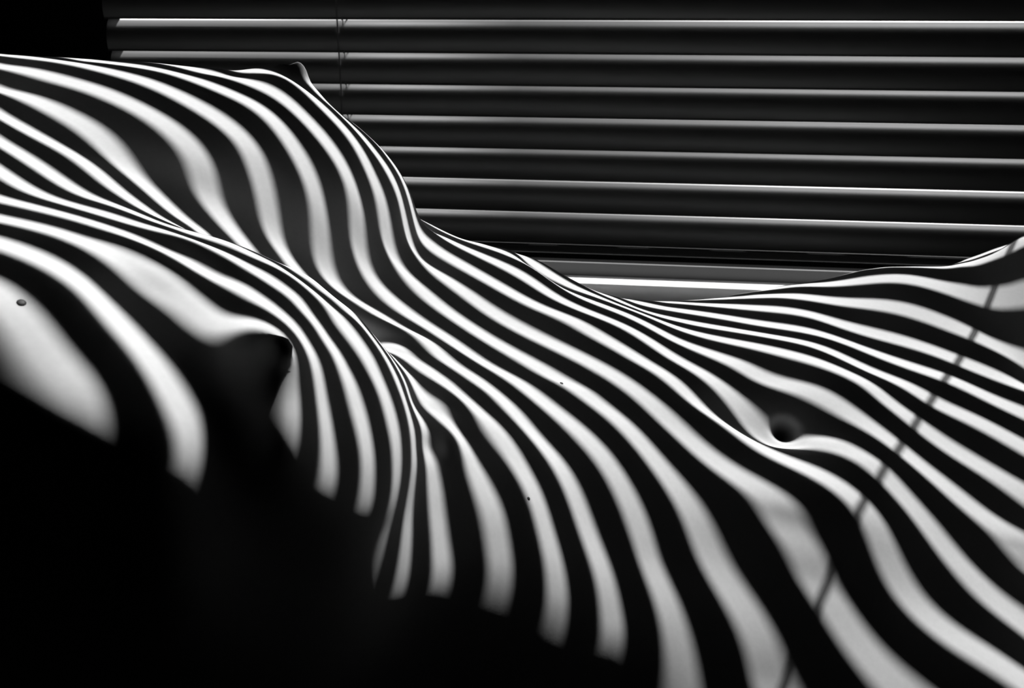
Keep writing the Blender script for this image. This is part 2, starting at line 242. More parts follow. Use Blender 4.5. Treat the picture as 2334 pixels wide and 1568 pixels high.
2300 2301 2305 2310 2318 2328 2341 2355 2372 2392 2414 2438 2464 2492 2523 2556 2592 2629 2669 2710 2753 2797 2842 2888 2934 2978 3022 3063 3102 3138 3170 3197 3220 3236 3247 3251 3248 3239 3222 3197 3166 3128 3084 3035 2981 2925 2867 2811 2760 2716 2679 2647 2616 2582 2545 2505 2462 2418 2373 2331 2292 2257 2225 2198 2174 2155 2139 2127 2118 2113 2111 2112 2117 2124 2134 2147 2161 2178 2197 2218 2242 2267 2295 2326 2359 2394 2432 2473 2516 2562 2611 2661 2714 2768 2823 2879 2934 2988 3039 3087 3132 3171 3206 3235 3259 3276 3288 3293 3293 3286 3274 3257 3235 3208 3177 3142 3105 3064 3022 2978 2933 2888 2842 2797 2753 2710 2669 2629 2592 2556 2523 2492 2464 2438 2414 2392 2372 2355 2341 2328 2318 2310 2305 2301
2300 2301 2305 2310 2318 2328 2341 2355 2372 2392 2414 2438 2464 2492 2523 2556 2592 2629 2669 2710 2753 2797 2842 2888 2933 2978 3021 3061 3099 3134 3165 3191 3213 3228 3238 3241 3237 3226 3207 3182 3149 3109 3063 3011 2954 2894 2833 2773 2720 2677 2645 2618 2592 2562 2526 2485 2440 2392 2344 2297 2255 2217 2183 2152 2127 2105 2088 2075 2065 2059 2057 2059 2065 2073 2085 2098 2114 2132 2153 2175 2200 2228 2257 2289 2324 2362 2402 2445 2491 2539 2590 2644 2700 2758 2817 2876 2935 2991 3045 3095 3141 3181 3216 3244 3266 3282 3292 3296 3294 3287 3274 3256 3233 3206 3175 3140 3103 3063 3021 2978 2933 2888 2842 2797 2753 2710 2669 2629 2592 2556 2523 2492 2464 2438 2414 2392 2372 2355 2341 2328 2318 2310 2305 2301
2300 2301 2305 2310 2318 2328 2341 2355 2372 2392 2414 2438 2464 2492 2523 2556 2592 2629 2669 2710 2753 2797 2842 2888 2933 2977 3019 3059 3097 3131 3160 3186 3206 3221 3229 3231 3226 3214 3195 3168 3134 3093 3045 2992 2933 2870 2806 2743 2687 2645 2619 2598 2577 2551 2516 2475 2428 2376 2323 2272 2226 2184 2147 2113 2084 2061 2042 2027 2015 2008 2005 2007 2013 2022 2034 2049 2066 2085 2106 2130 2156 2185 2216 2250 2286 2326 2368 2414 2462 2514 2568 2625 2685 2747 2811 2874 2937 2997 3054 3106 3153 3194 3228 3256 3277 3291 3299 3301 3298 3289 3274 3255 3232 3204 3173 3139 3102 3062 3020 2977 2933 2888 2842 2797 2753 2710 2669 2629 2592 2556 2523 2492 2464 2438 2414 2392 2372 2355 2341 2328 2318 2310 2305 2301
2300 2301 2305 2310 2318 2328 2341 2355 2372 2392 2414 2438 2464 2492 2523 2556 2592 2629 2669 2710 2753 2797 2842 2888 2932 2976 3018 3057 3094 3127 3156 3181 3201 3214 3222 3224 3218 3205 3185 3158 3124 3082 3034 2979 2920 2856 2791 2727 2668 2627 2606 2591 2576 2552 2519 2479 2432 2375 2317 2260 2210 2165 2123 2083 2050 2024 2003 1985 1970 1960 1955 1956 1963 1972 1985 2000 2017 2036 2058 2083 2110 2140 2172 2208 2246 2288 2332 2380 2432 2486 2544 2605 2669 2736 2804 2873 2940 3005 3066 3121 3169 3210 3244 3271 3290 3303 3309 3309 3303 3292 3276 3256 3232 3204 3172 3138 3101 3061 3020 2977 2932 2888 2842 2797 2753 2710 2669 2629 2592 2556 2523 2492 2464 2438 2414 2392 2372 2355 2341 2328 2318 2310 2305 2301
2300 2301 2305 2310 2318 2328 2341 2355 2372 2392 2414 2438 2464 2492 2523 2556 2592 2629 2669 2710 2753 2797 2842 2888 2932 2975 3017 3056 3092 3124 3153 3177 3196 3209 3217 3218 3212 3199 3179 3152 3118 3077 3029 2976 2917 2855 2791 2729 2675 2637 2612 2596 2585 2566 2534 2498 2454 2396 2332 2268 2214 2165 2116 2069 2030 2001 1976 1954 1934 1919 1911 1912 1918 1927 1939 1953 1969 1989 2011 2036 2064 2095 2128 2164 2204 2248 2295 2345 2399 2457 2518 2583 2652 2724 2798 2873 2947 3017 3082 3140 3190 3232 3265 3290 3307 3317 3321 3318 3310 3297 3280 3258 3233 3204 3172 3137 3100 3060 3019 2976 2932 2887 2842 2797 2753 2710 2669 2629 2592 2556 2523 2492 2464 2438 2414 2392 2372 2355 2341 2328 2318 2310 2305 2301
2300 2301 2305 2310 2318 2328 2341 2355 2372 2392 2414 2438 2464 2492 2523 2556 2592 2629 2669 2710 2753 2797 2842 2887 2932 2975 3016 3054 3090 3122 3150 3174 3192 3205 3213 3214 3208 3196 3176 3150 3117 3077 3032 2980 2924 2865 2805 2747 2695 2656 2623 2603 2597 2584 2555 2529 2492 2443 2380 2307 2247 2189 2130 2073 2027 1996 1966 1937 1910 1888 1876 1875 1881 1889 1899 1911 1925 1944 1966 1991 2019 2050 2083 2121 2162 2207 2257 2309 2366 2426 2491 2560 2634 2712 2794 2876 2957 3033 3103 3165 3217 3259 3291 3314 3328 3335 3335 3330 3319 3304 3285 3262 3235 3205 3172 3137 3100 3060 3019 2976 2932 2887 2842 2797 2753 2710 2669 2629 2592 2556 2523 2492 2464 2438 2414 2392 2372 2355 2341 2328 2318 2310 2305 2301
2300 2301 2305 2310 2318 2328 2341 2355 2372 2392 2414 2438 2464 2492 2523 2556 2592 2629 2669 2710 2753 2797 2842 2887 2931 2974 3015 3053 3088 3120 3148 3171 3190 3203 3211 3212 3207 3195 3177 3152 3121 3084 3041 2993 2941 2886 2829 2774 2722 2673 2626 2611 2609 2590 2565 2549 2516 2480 2429 2365 2298 2233 2167 2102 2051 2015 1977 1938 1901 1870 1853 1852 1856 1861 1867 1875 1886 1903 1924 1949 1977 2007 2040 2078 2120 2167 2218 2273 2332 2395 2463 2536 2616 2701 2790 2882 2971 3055 3131 3196 3250 3292 3322 3342 3353 3356 3353 3344 3330 3312 3291 3266 3238 3207 3173 3138 3100 3060 3018 2976 2932 2887 2842 2797 2753 2710 2669 2629 2592 2556 2523 2492 2464 2438 2414 2392 2372 2355 2341 2328 2318 2310 2305 2301
2300 2301 2305 2310 2318 2328 2341 2355 2372 2392 2414 2438 2464 2492 2523 2556 2592 2629 2669 2710 2753 2797 2842 2887 2931 2974 3014 3052 3087 3119 3147 3170 3189 3202 3210 3212 3208 3198 3181 3159 3130 3096 3056 3013 2965 2915 2865 2814 2766 2720 2682 2663 2653 2636 2613 2590 2553 2512 2471 2410 2347 2286 2220 2156 2103 2054 2004 1956 1910 1871 1848 1847 1846 1846 1846 1848 1854 1868 1888 1912 1939 1968 2000 2037 2080 2128 2182 2239 2299 2364 2435 2512 2597 2690 2789 2891 2991 3084 3167 3236 3292 3332 3360 3376 3382 3381 3373 3360 3343 3322 3298 3271 3241 3209 3175 3139 3100 3060 3018 2976 2932 2887 2842 2797 2753 2710 2669 2629 2592 2556 2523 2492 2464 2438 2414 2392 2372 2355 2341 2328 2318 2310 2305 2301
2300 2301 2305 2310 2318 2328 2341 2355 2372 2392 2414 2438 2464 2492 2523 2556 2592 2629 2669 2710 2753 2797 2842 2887 2931 2973 3014 3052 3087 3118 3146 3170 3189 3203 3211 3214 3212 3203 3189 3169 3143 3113 3077 3038 2996 2953 2908 2865 2822 2783 2749 2731 2719 2702 2680 2652 2612 2566 2531 2453 2388 2333 2273 2209 2151 2096 2042 1988 1939 1899 1876 1865 1852 1842 1835 1830 1830 1841 1860 1883 1908 1935 1964 1999 2043 2093 2148 2206 2269 2335 2407 2488 2579 2681 2791 2905 3017 3121 3212 3286 3342 3381 3404 3415 3415 3408 3395 3377 3356 3333 3306 3277 3246 3213 3177 3140 3101 3061 3019 2976 2932 2887 2842 2797 2753 2710 2669 2629 2592 2556 2523 2492 2464 2438 2414 2392 2372 2355 2341 2328 2318 2310 2305 2301
2300 2301 2305 2310 2318 2328 2341 2355 2372 2392 2414 2438 2464 2492 2523 2556 2592 2629 2669 2710 2753 2797 2842 2887 2931 2973 3014 3051 3087 3118 3146 3170 3190 3204 3214 3218 3217 3211 3199 3182 3160 3133 3102 3069 3033 2995 2958 2922 2889 2860 2834 2814 2800 2780 2753 2720 2674 2627 2576 2476 2419 2371 2316 2255 2195 2138 2081 2027 1978 1938 1909 1886 1866 1848 1833 1823 1819 1827 1843 1863 1886 1910 1935 1967 2011 2062 2118 2178 2241 2308 2381 2464 2561 2673 2796 2926 3053 3169 3268 3346 3402 3437 3454 3458 3451 3437 3418 3396 3371 3344 3315 3284 3251 3217 3180 3142 3103 3062 3019 2976 2932 2887 2842 2797 2753 2710 2669 2629 2592 2556 2523 2492 2464 2438 2414 2392 2372 2355 2341 2328 2318 2310 2305 2301
2300 2301 2305 2310 2318 2328 2341 2355 2372 2392 2414 2438 2464 2492 2523 2556 2592 2629 2669 2710 2753 2797 2842 2887 2931 2973 3014 3052 3087 3119 3147 3172 3192 3207 3218 3224 3225 3220 3211 3197 3179 3156 3130 3102 3072 3041 3010 2982 2955 2932 2911 2892 2875 2853 2823 2786 2740 2686 2620 2529 2463 2407 2352 2294 2234 2176 2120 2067 2018 1976 1941 1911 1883 1859 1840 1826 1818 1822 1833 1851 1873 1894 1917 1945 1988 2037 2093 2153 2217 2284 2357 2442 2545 2668 2807 2953 3098 3228 3337 3418 3472 3501 3510 3505 3489 3468 3442 3415 3386 3356 3325 3292 3257 3221 3184 3145 3104 3063 3020 2977 2932 2887 2842 2797 2753 2710 2669 2629 2592 2556 2523 2492 2464 2438 2414 2392 2372 2355 2341 2328 2318 2310 2305 2301
2300 2301 2305 2310 2318 2328 2341 2355 2372 2392 2414 2438 2464 2492 2523 2556 2592 2629 2669 2710 2753 2797 2842 2887 2931 2973 3014 3052 3087 3120 3148 3173 3194 3211 3223 3231 3234 3232 3225 3215 3200 3182 3160 3137 3112 3087 3062 3040 3019 3000 2982 2965 2946 2921 2888 2848 2800 2736 2666 2583 2505 2444 2387 2328 2268 2211 2156 2105 2056 2011 1971 1936 1903 1875 1851 1832 1821 1819 1828 1845 1867 1889 1911 1938 1974 2018 2071 2131 2196 2263 2337 2424 2534 2669 2823 2990 3154 3301 3419 3502 3552 3572 3570 3553 3528 3498 3466 3434 3401 3368 3335 3300 3264 3227 3188 3148 3107 3065 3021 2977 2933 2887 2842 2797 2753 2710 2669 2629 2592 2556 2523 2492 2464 2438 2414 2392 2372 2355 2341 2328 2318 2310 2305 2301
2300 2301 2305 2310 2318 2328 2341 2355 2372 2392 2414 2438 2464 2492 2523 2556 2592 2629 2669 2710 2753 2797 2842 2887 2931 2974 3014 3052 3088 3121 3150 3176 3198 3216 3229 3238 3243 3244 3240 3233 3222 3208 3191 3173 3153 3132 3112 3093 3077 3064 3049 3028 3009 2983 2948 2910 2860 2791 2720 2634 2552 2484 2423 2361 2301 2243 2188 2137 2088 2041 1999 1960 1924 1892 1864 1840 1823 1816 1822 1839 1864 1888 1910 1933 1963 2003 2051 2109 2174 2245 2323 2418 2536 2683 2850 3036 3223 3387 3514 3597 3639 3648 3631 3601 3564 3526 3489 3452 3417 3381 3346 3309 3272 3233 3193 3152 3110 3067 3023 2978 2933 2888 2842 2797 2753 2710 2669 2629 2592 2556 2523 2492 2464 2438 2414 2392 2372 2355 2341 2328 2318 2310 2305 2301
2300 2301 2305 2310 2318 2328 2341 2355 2372 2392 2414 2438 2464 2492 2523 2556 2592 2629 2669 2710 2753 2797 2842 2887 2931 2974 3015 3053 3089 3122 3152 3179 3202 3221 3236 3247 3254 3257 3256 3252 3245 3235 3223 3208 3192 3176 3158 3141 3124 3105 3087 3070 3049 3022 2989 2950 2900 2827 2768 2683 2598 2526 2461 2395 2332 2272 2215 2163 2113 2066 2023 1983 1944 1908 1875 1844 1821 1808 1810 1827 1854 1881 1904 1925 1952 1987 2032 2087 2154 2230 2320 2436 2575 2721 2887 3092 3302 3482 3618 3700 3731 3724 3691 3645 3597 3552 3509 3470 3432 3394 3357 3319 3281 3241 3199 3157 3114 3070 3025 2979 2933 2888 2842 2797 2753 2710 2669 2629 2592 2556 2523 2492 2464 2438 2414 2392 2372 2355 2341 2328 2318 2310 2305 2301
2300 2301 2305 2310 2318 2328 2341 2355 2372 2392 2414 2438 2464 2492 2523 2556 2592 2629 2669 2710 2753 2797 2842 2887 2931 2974 3015 3054 3090 3124 3155 3182 3206 3226 3243 3255 3264 3270 3272 3272 3268 3262 3253 3243 3231 3218 3203 3187 3169 3150 3131 3114 3095 3068 3034 2995 2945 2871 2805 2717 2634 2564 2497 2428 2361 2298 2239 2184 2133 2087 2044 2002 1961 1921 1882 1845 1813 1792 1789 1803 1831 1861 1886 1909 1936 1970 2014 2070 2141 2225 2327 2460 2614 2766 2936 3156 3379 3576 3723 3801 3822 3797 3744 3682 3624 3573 3528 3486 3447 3409 3370 3331 3291 3249 3207 3163 3118 3073 3027 2980 2934 2888 2842 2797 2753 2710 2669 2629 2592 2556 2523 2492 2464 2438 2414 2392 2372 2355 2341 2328 2318 2310 2305 2301
2300 2301 2305 2310 2318 2328 2341 2355 2372 2392 2414 2438 2464 2492 2523 2556 2592 2629 2669 2710 2753 2797 2842 2887 2932 2974 3016 3055 3092 3126 3157 3185 3210 3231 3249 3264 3275 3283 3288 3290 3290 3288 3284 3278 3269 3259 3247 3233 3216 3198 3179 3162 3143 3115 3078 3040 2988 2912 2846 2743 2658 2591 2525 2455 2385 2319 2257 2200 2148 2102 2059 2017 1974 1931 1887 1843 1803 1773 1761 1772 1796 1826 1854 1881 1914 1953 2000 2062 2145 2239 2348 2481 2644 2809 2986 3202 3414 3642 3813 3888 3901 3860 3786 3708 3644 3591 3546 3504 3464 3425 3385 3344 3302 3259 3215 3169 3123 3077 3029 2982 2935 2888 2842 2797 2753 2710 2669 2629 2592 2556 2523 2492 2464 2438 2414 2392 2372 2355 2341 2328 2318 2310 2305 2301
2300 2301 2305 2310 2318 2328 2341 2355 2372 2392 2414 2438 2464 2492 2523 2556 2592 2629 2669 2710 2753 2797 2842 2887 2932 2975 3016 3056 3093 3127 3159 3188 3214 3236 3256 3272 3285 3295 3303 3308 3312 3313 3313 3311 3307 3300 3291 3279 3264 3246 3228 3211 3191 3162 3122 3086 3028 2942 2903 2775 2684 2616 2547 2475 2405 2337 2271 2211 2159 2112 2069 2026 1982 1937 1889 1839 1792 1756 1737 1740 1758 1784 1814 1848 1890 1935 1992 2069 2165 2264 2377 2496 2670 2847 3023 3242 3431 3681 3861 3939 3962 3913 3816 3725 3660 3609 3566 3524 3484 3443 3401 3359 3315 3270 3224 3177 3129 3081 3032 2984 2936 2888 2842 2797 2752 2710 2669 2629 2592 2556 2523 2492 2464 2438 2414 2392 2372 2355 2341 2328 2318 2310 2305 2301
2300 2301 2305 2310 2318 2328 2341 2355 2372 2392 2414 2438 2464 2492 2523 2556 2592 2629 2669 2710 2753 2797 2842 2887 2932 2975 3017 3056 3094 3129 3161 3191 3218 3241 3262 3279 3294 3307 3317 3325 3331 3336 3340 3342 3342 3341 3335 3326 3312 3293 3273 3255 3237 3210 3171 3137 3073 2985 2957 2816 2729 2649 2569 2494 2423 2354 2285 2221 2165 2117 2073 2028 1983 1937 1888 1832 1779 1739 1716 1712 1723 1743 1771 1809 1856 1907 1972 2063 2165 2275 2402 2515 2683 2871 3047 3249 3446 3680 3838 3945 4004 3959 3841 3740 3681 3635 3592 3550 3507 3464 3420 3375 3329 3282 3233 3185 3135 3085 3035 2986 2937 2889 2842 2797 2752 2710 2669 2629 2592 2556 2523 2492 2464 2438 2414 2392 2372 2355 2341 2328 2318 2310 2305 2301
2300 2301 2305 2310 2318 2328 2341 2355 2372 2392 2414 2438 2464 2492 2523 2556 2592 2629 2669 2710 2753 2797 2842 2888 2932 2975 3017 3057 3095 3130 3163 3193 3221 3245 3267 3286 3302 3316 3329 3339 3348 3357 3364 3371 3376 3379 3379 3373 3361 3339 3312 3292 3280 3257 3228 3190 3131 3072 2922 2825 2763 2674 2588 2511 2440 2370 2299 2230 2170 2119 2071 2023 1975 1928 1877 1816 1757 1717 1694 1686 1690 1704 1729 1767 1817 1871 1945 2044 2151 2266 2405 2540 2694 2881 3116 3227 3414 3667 3826 3942 4027 4004 3890 3786 3726 3675 3627 3580 3534 3488 3441 3393 3344 3294 3243 3193 3141 3090 3038 2988 2938 2889 2842 2796 2752 2710 2669 2629 2592 2556 2523 2492 2464 2438 2414 2392 2372 2355 2341 2328 2318 2310 2305 2301
2300 2301 2305 2310 2318 2328 2341 2355 2372 2392 2414 2438 2464 2492 2523 2556 2592 2629 2669 2710 2753 2797 2842 2888 2932 2976 3018 3058 3096 3132 3165 3196 3223 3249 3271 3291 3308 3324 3338 3351 3362 3374 3384 3395 3405 3414 3420 3421 3414 3397 3373 3359 3340 3322 3306 3271 3194 3192 3028 2897 2799 2693 2601 2524 2455 2385 2311 2237 2172 2115 2063 2008 1954 1902 1848 1783 1724 1688 1668 1659 1661 1671 1692 1728 1784 1841 1922 2027 2141 2267 2406 2574 2729 2842 3159 3251 3331 3587 3780 3942 4061 4061 3972 3864 3790 3726 3667 3614 3563 3512 3461 3410 3358 3306 3253 3200 3147 3094 3041 2990 2939 2889 2842 2796 2752 2710 2669 2629 2592 2556 2523 2492 2464 2438 2414 2392 2372 2355 2341 2328 2318 2310 2305 2301
2300 2301 2305 2310 2318 2328 2341 2355 2372 2392 2414 2438 2464 2492 2523 2556 2592 2629 2669 2710 2753 2797 2842 2888 2932 2976 3018 3058 3097 3133 3166 3197 3225 3251 3274 3294 3313 3329 3344 3359 3372 3385 3399 3413 3427 3442 3455 3464 3467 3457 3429 3399 3375 3359 3344 3296 3233 3176 3084 2990 2857 2721 2613 2530 2460 2390 2313 2236 2166 2105 2045 1979 1915 1857 1799 1738 1686 1655 1638 1630 1631 1641 1664 1699 1743 1791 1873 1994 2145 2293 2387 2568 2807 2815 3107 3325 3313 3509 3728 3928 4060 4076 4003 3905 3832 3764 3701 3644 3590 3536 3481 3426 3371 3316 3261 3207 3152 3098 3044 2991 2939 2889 2842 2796 2752 2710 2669 2629 2592 2556 2523 2492 2464 2438 2414 2392 2372 2355 2341 2328 2318 2310 2305 2301
2300 2301 2305 2310 2318 2328 2341 2355 2372 2392 2414 2438 2464 2492 2523 2556 2592 2629 2669 2710 2753 2797 2842 2888 2932 2976 3018 3059 3097 3133 3167 3198 3226 3252 3275 3296 3315 3332 3348 3362 3377 3392 3407 3423 3440 3459 3477 3495 3508 3508 3473 3406 3391 3376 3365 3289 3229 3162 3061 3004 2883 2739 2617 2523 2447 2376 2298 2217 2144 2078 2010 1933 1862 1800 1741 1685 1641 1614 1600 1595 1597 1606 1628 1646 1668 1705 1787 1929 2116 2320 2431 2532 2797 2888 3013 3318 3379 3465 3652 3854 4003 4052 3995 3909 3849 3788 3727 3670 3613 3555 3497 3439 3381 3324 3267 3211 3156 3100 3046 2992 2940 2890 2842 2796 2752 2710 2669 2629 2592 2556 2523 2492 2464 2438 2414 2392 2372 2355 2341 2328 2318 2310 2305 2301
2300 2301 2305 2310 2318 2328 2341 2355 2372 2392 2414 2438 2464 2492 2523 2556 2592 2629 2669 2710 2753 2797 2842 2888 2932 2976 3018 3059 3097 3133 3167 3198 3226 3252 3275 3296 3315 3332 3347 3362 3376 3391 3406 3423 3441 3461 3482 3503 3520 3528 3508 3451 3441 3427 3413 3329 3315 3229 3008 2962 2862 2729 2602 2500 2418 2342 2261 2179 2104 2033 1959 1876 1801 1736 1676 1624 1586 1563 1553 1551 1553 1566 1581 1574 1571 1594 1677 1859 2133 2297 2453 2545 2743 2925 2991 3241 3410 3470 3610 3771 3938 4031 3992 3925 3872 3811 3749 3690 3630 3568 3507 3446 3386 3328 3270 3213 3157 3102 3047 2993 2940 2890 2842 2796 2752 2710 2669 2629 2592 2556 2523 2492 2464 2438 2414 2392 2372 2355 2341 2328 2318 2310 2305 2301
2300 2301 2305 2310 2318 2328 2341 2355 2372 2392 2414 2438 2464 2492 2523 2556 2592 2629 2669 2710 2753 2797 2842 2888 2932 2976 3018 3059 3097 3133 3167 3198 3226 3251 3274 3294 3312 3328 3343 3357 3370 3383 3397 3413 3429 3447 3466 3483 3496 3496 3475 3443 3429 3397 3339 3258 3214 3120 2974 2903 2809 2692 2571 2465 2377 2296 2213 2128 2051 1979 1901 1816 1735 1664 1603 1554 1521 1505 1500 1501 1506 1516 1513 1486 1464 1471 1546 1747 2140 2252 2423 2549 2701 2877 3061 3219 3377 3548 3608 3704 3872 3978 3958 3923 3883 3825 3764 3700 3635 3570 3506 3445 3384 3326 3268 3211 3156 3101 3046 2993 2940 2890 2842 2796 2752 2710 2669 2629 2592 2556 2523 2492 2464 2438 2414 2392 2372 2355 2341 2328 2318 2310 2305 2301
2300 2301 2305 2310 2318 2328 2341 2355 2372 2392 2414 2438 2464 2492 2523 2556 2592 2629 2669 2710 2753 2797 2842 2888 2932 2976 3018 3058 3097 3132 3166 3196 3224 3249 3271 3290 3307 3322 3335 3347 3358 3369 3380 3392 3404 3418 3431 3442 3447 3443 3424 3396 3363 3303 3215 3156 3099 3018 2938 2848 2752 2647 2533 2425 2331 2248 2162 2073 1990 1915 1835 1746 1659 1584 1524 1480 1454 1444 1443 1446 1450 1449 1432 1398 1365 1363 1433 1638 2059 2218 2387 2549 2711 2837 3017 3200 3482 3778 3655 3678 3714 3796 3833 3840 3824 3788 3743 3683 3618 3555 3493 3432 3374 3316 3260 3205 3151 3097 3044 2992 2940 2890 2842 2796 2752 2710 2669 2629 2592 2556 2523 2492 2464 2438 2414 2392 2372 2355 2341 2328 2318 2310 2305 2301
2300 2301 2305 2310 2318 2328 2341 2355 2372 2392 2414 2438 2464 2492 2523 2556 2592 2629 2669 2710 2753 2797 2842 2888 2932 2976 3018 3058 3096 3132 3164 3195 3222 3246 3267 3285 3300 3313 3324 3334 3342 3349 3355 3362 3369 3375 3381 3385 3384 3375 3358 3330 3292 3232 3154 3106 3036 2943 2862 2779 2693 2596 2486 2376 2279 2194 2107 2007 1912 1831 1751 1660 1571 1497 1441 1404 1384 1379 1383 1390 1394 1387 1364 1326 1288 1278 1343 1549 1987 2234 2282 2466 2677 2794 2987 3128 3398 3892 3723 3697 3686 3694 3709 3703 3695 3687 3667 3625 3574 3519 3463 3408 3353 3299 3246 3194 3143 3091 3040 2989 2939 2890 2842 2797 2752 2710 2669 2629 2592 2556 2523 2492 2464 2438 2414 2392 2372 2355 2341 2328 2318 2310 2305 2301
2300 2301 2305 2310 2318 2328 2341 2355 2372 2392 2414 2438 2464 2492 2523 2556 2592 2629 2669 2710 2753 2797 2842 2888 2932 2976 3017 3057 3095 3130 3163 3192 3218 3242 3261 3278 3292 3302 3311 3317 3321 3323 3324 3325 3324 3323 3321 3316 3308 3296 3279 3255 3225 3187 3135 3082 2979 2877 2787 2701 2618 2529 2419 2308 2209 2125 2034 1917 1799 1712 1636 1555 1476 1410 1362 1332 1318 1318 1326 1338 1344 1338 1316 1279 1237 1214 1249 1402 1750 2171 2311 2332 2563 2749 2813 3076 3188 3455 3635 3748 3743 3673 3630 3585 3565 3568 3564 3543 3508 3466 3420 3371 3323 3274 3226 3178 3130 3082 3034 2986 2937 2889 2842 2797 2752 2710 2669 2629 2592 2556 2523 2492 2464 2438 2414 2392 2372 2355 2341 2328 2318 2310 2305 2301
2300 2301 2305 2310 2318 2328 2341 2355 2372 2392 2414 2438 2464 2492 2523 2556 2592 2629 2669 2710 2753 2797 2842 2888 2932 2975 3017 3057 3094 3129 3161 3189 3215 3237 3255 3270 3281 3290 3295 3297 3297 3294 3289 3282 3274 3264 3252 3239 3224 3207 3188 3166 3139 3103 3054 2991 2913 2815 2703 2604 2522 2428 2311 2205 2100 2015 1929 1790 1654 1573 1510 1449 1389 1337 1297 1272 1262 1265 1278 1294 1305 1306 1292 1263 1219 1177 1162 1207 1354 1692 2194 2348 2397 2647 2698 2838 3094 3199 3313 3471 3583 3593 3559 3502 3467 3463 3463 3453 3431 3401 3365 3324 3283 3241 3198 3156 3114 3070 3026 2981 2935 2889 2842 2797 2753 2710 2669 2629 2592 2556 2523 2492 2464 2438 2414 2392 2372 2355 2341 2328 2318 2310 2305 2301
2300 2301 2305 2310 2318 2328 2341 2355 2372 2392 2414 2438 2464 2492 2523 2556 2592 2629 2669 2710 2753 2797 2842 2888 2932 2975 3017 3056 3093 3127 3158 3186 3210 3231 3248 3261 3270 3276 3278 3276 3271 3263 3251 3237 3220 3201 3179 3156 3132 3109 3086 3065 3042 3011 2976 2913 2832 2730 2606 2511 2414 2301 2181 2078 1944 1852 1766 1622 1505 1442 1398 1358 1318 1281 1251 1231 1223 1227 1242 1262 1278 1288 1289 1276 1240 1190 1147 1131 1169 1324 1733 2286 2353 2545 2678 2747 2878 3058 3143 3251 3363 3464 3465 3416 3377 3370 3369 3363 3350 3329 3300 3268 3234 3199 3164 3129 3093 3055 3016 2975 2932 2888 2843 2797 2753 2710 2669 2629 2592 2556 2523 2492 2464 2438 2414 2392 2372 2355 2341 2328 2318 2310 2305 2301
2300 2301 2305 2310 2318 2328 2341 2355 2372 2392 2414 2438 2464 2492 2523 2556 2592 2629 2669 2710 2753 2797 2842 2887 2932 2975 3016 3055 3092 3125 3156 3183 3206 3225 3240 3252 3258 3261 3260 3254 3244 3230 3213 3191 3166 3137 3105 3071 3037 3004 2975 2952 2931 2906 2873 2816 2716 2609 2510 2404 2284 2171 2060 1926 1738 1665 1594 1492 1406 1351 1318 1292 1266 1241 1219 1205 1199 1204 1218 1238 1258 1276 1295 1306 1288 1249 1211 1196 1218 1308 1570 2006 2183 2357 2552 2695 2772 2902 3027 3140 3243 3308 3336 3316 3291 3282 3278 3274 3266 3250 3228 3203 3177 3151 3124 3097 3068 3038 3004 2968 2929 2887 2843 2797 2753 2710 2669 2629 2592 2556 2523 2492 2464 2438 2414 2392 2372 2355 2341 2328 2318 2310 2305 2301
2300 2301 2305 2310 2318 2328 2341 2355 2372 2392 2414 2438 2464 2492 2523 2556 2592 2629 2669 2710 2753 2797 2842 2887 2932 2975 3015 3054 3090 3123 3153 3179 3201 3219 3233 3242 3247 3246 3242 3232 3218 3199 3175 3147 3114 3076 3034 2989 2943 2898 2857 2824 2800 2772 2721 2686 2585 2476 2346 2244 2148 1997 1853 1675 1549 1516 1469 1404 1342 1298 1269 1249 1232 1214 1198 1187 1184 1188 1201 1218 1237 1259 1289 1322 1330 1317 1305 1322 1371 1412 1545 1779 1947 2126 2320 2510 2644 2753 2847 2949 3056 3129 3191 3190 3183 3179 3178 3179 3176 3164 3146 3128 3111 3095 3078 3061 3040 3017 2991 2960 2925 2886 2843 2798 2753 2710 2669 2629 2592 2556 2523 2492 2464 2438 2414 2392 2372 2355 2341 2328 2318 2310 2305 2301
2300 2301 2305 2310 2318 2328 2341 2355 2372 2392 2414 2438 2464 2492 2523 2556 2592 2629 2669 2710 2753 2797 2842 2887 2932 2974 3015 3053 3089 3121 3150 3175 3196 3213 3225 3232 3235 3232 3224 3211 3193 3169 3140 3106 3066 3021 2970 2915 2858 2800 2740 2687 2644 2612 2541 2520 2368 2226 2089 1955 1792 1740 1662 1550 1474 1430 1398 1351 1304 1266 1240 1222 1208 1195 1183 1175 1172 1176 1186 1200 1216 1236 1268 1311 1340 1350 1360 1402 1470 1470 1521 1618 1725 1879 2034 2218 2406 2584 2706 2800 2873 2961 3013 3002 3015 3032 3048 3065 3072 3063 3051 3043 3037 3033 3028 3020 3010 2995 2976 2951 2921 2885 2843 2798 2753 2710 2669 2629 2592 2556 2523 2492 2464 2438 2414 2392 2372 2355 2341 2328 2318 2310 2305 2301
2300 2301 2305 2310 2318 2328 2341 2355 2372 2392 2414 2438 2464 2492 2523 2556 2592 2629 2669 2710 2753 2797 2842 2887 2931 2974 3014 3052 3087 3119 3147 3172 3192 3207 3218 3223 3223 3218 3208 3192 3170 3143 3109 3070 3026 2975 2919 2857 2792 2726 2647 2563 2433 2308 2288 2207 1999 1883 1812 1703 1640 1629 1565 1487 1428 1388 1358 1320 1281 1247 1223 1205 1191 1180 1170 1164 1162 1165 1173 1183 1198 1217 1248 1291 1324 1339 1350 1379 1430 1450 1499 1540 1604 1707 1770 1842 1930 2154 2359 2490 2590 2632 2666 2712 2777 2834 2883 2922 2941 2940 2940 2947 2957 2967 2974 2978 2977 2972 2960 2942 2917 2884 2843 2798 2754 2710 2669 2629 2592 2556 2523 2492 2464 2438 2414 2392 2372 2355 2341 2328 2318 2310 2305 2301
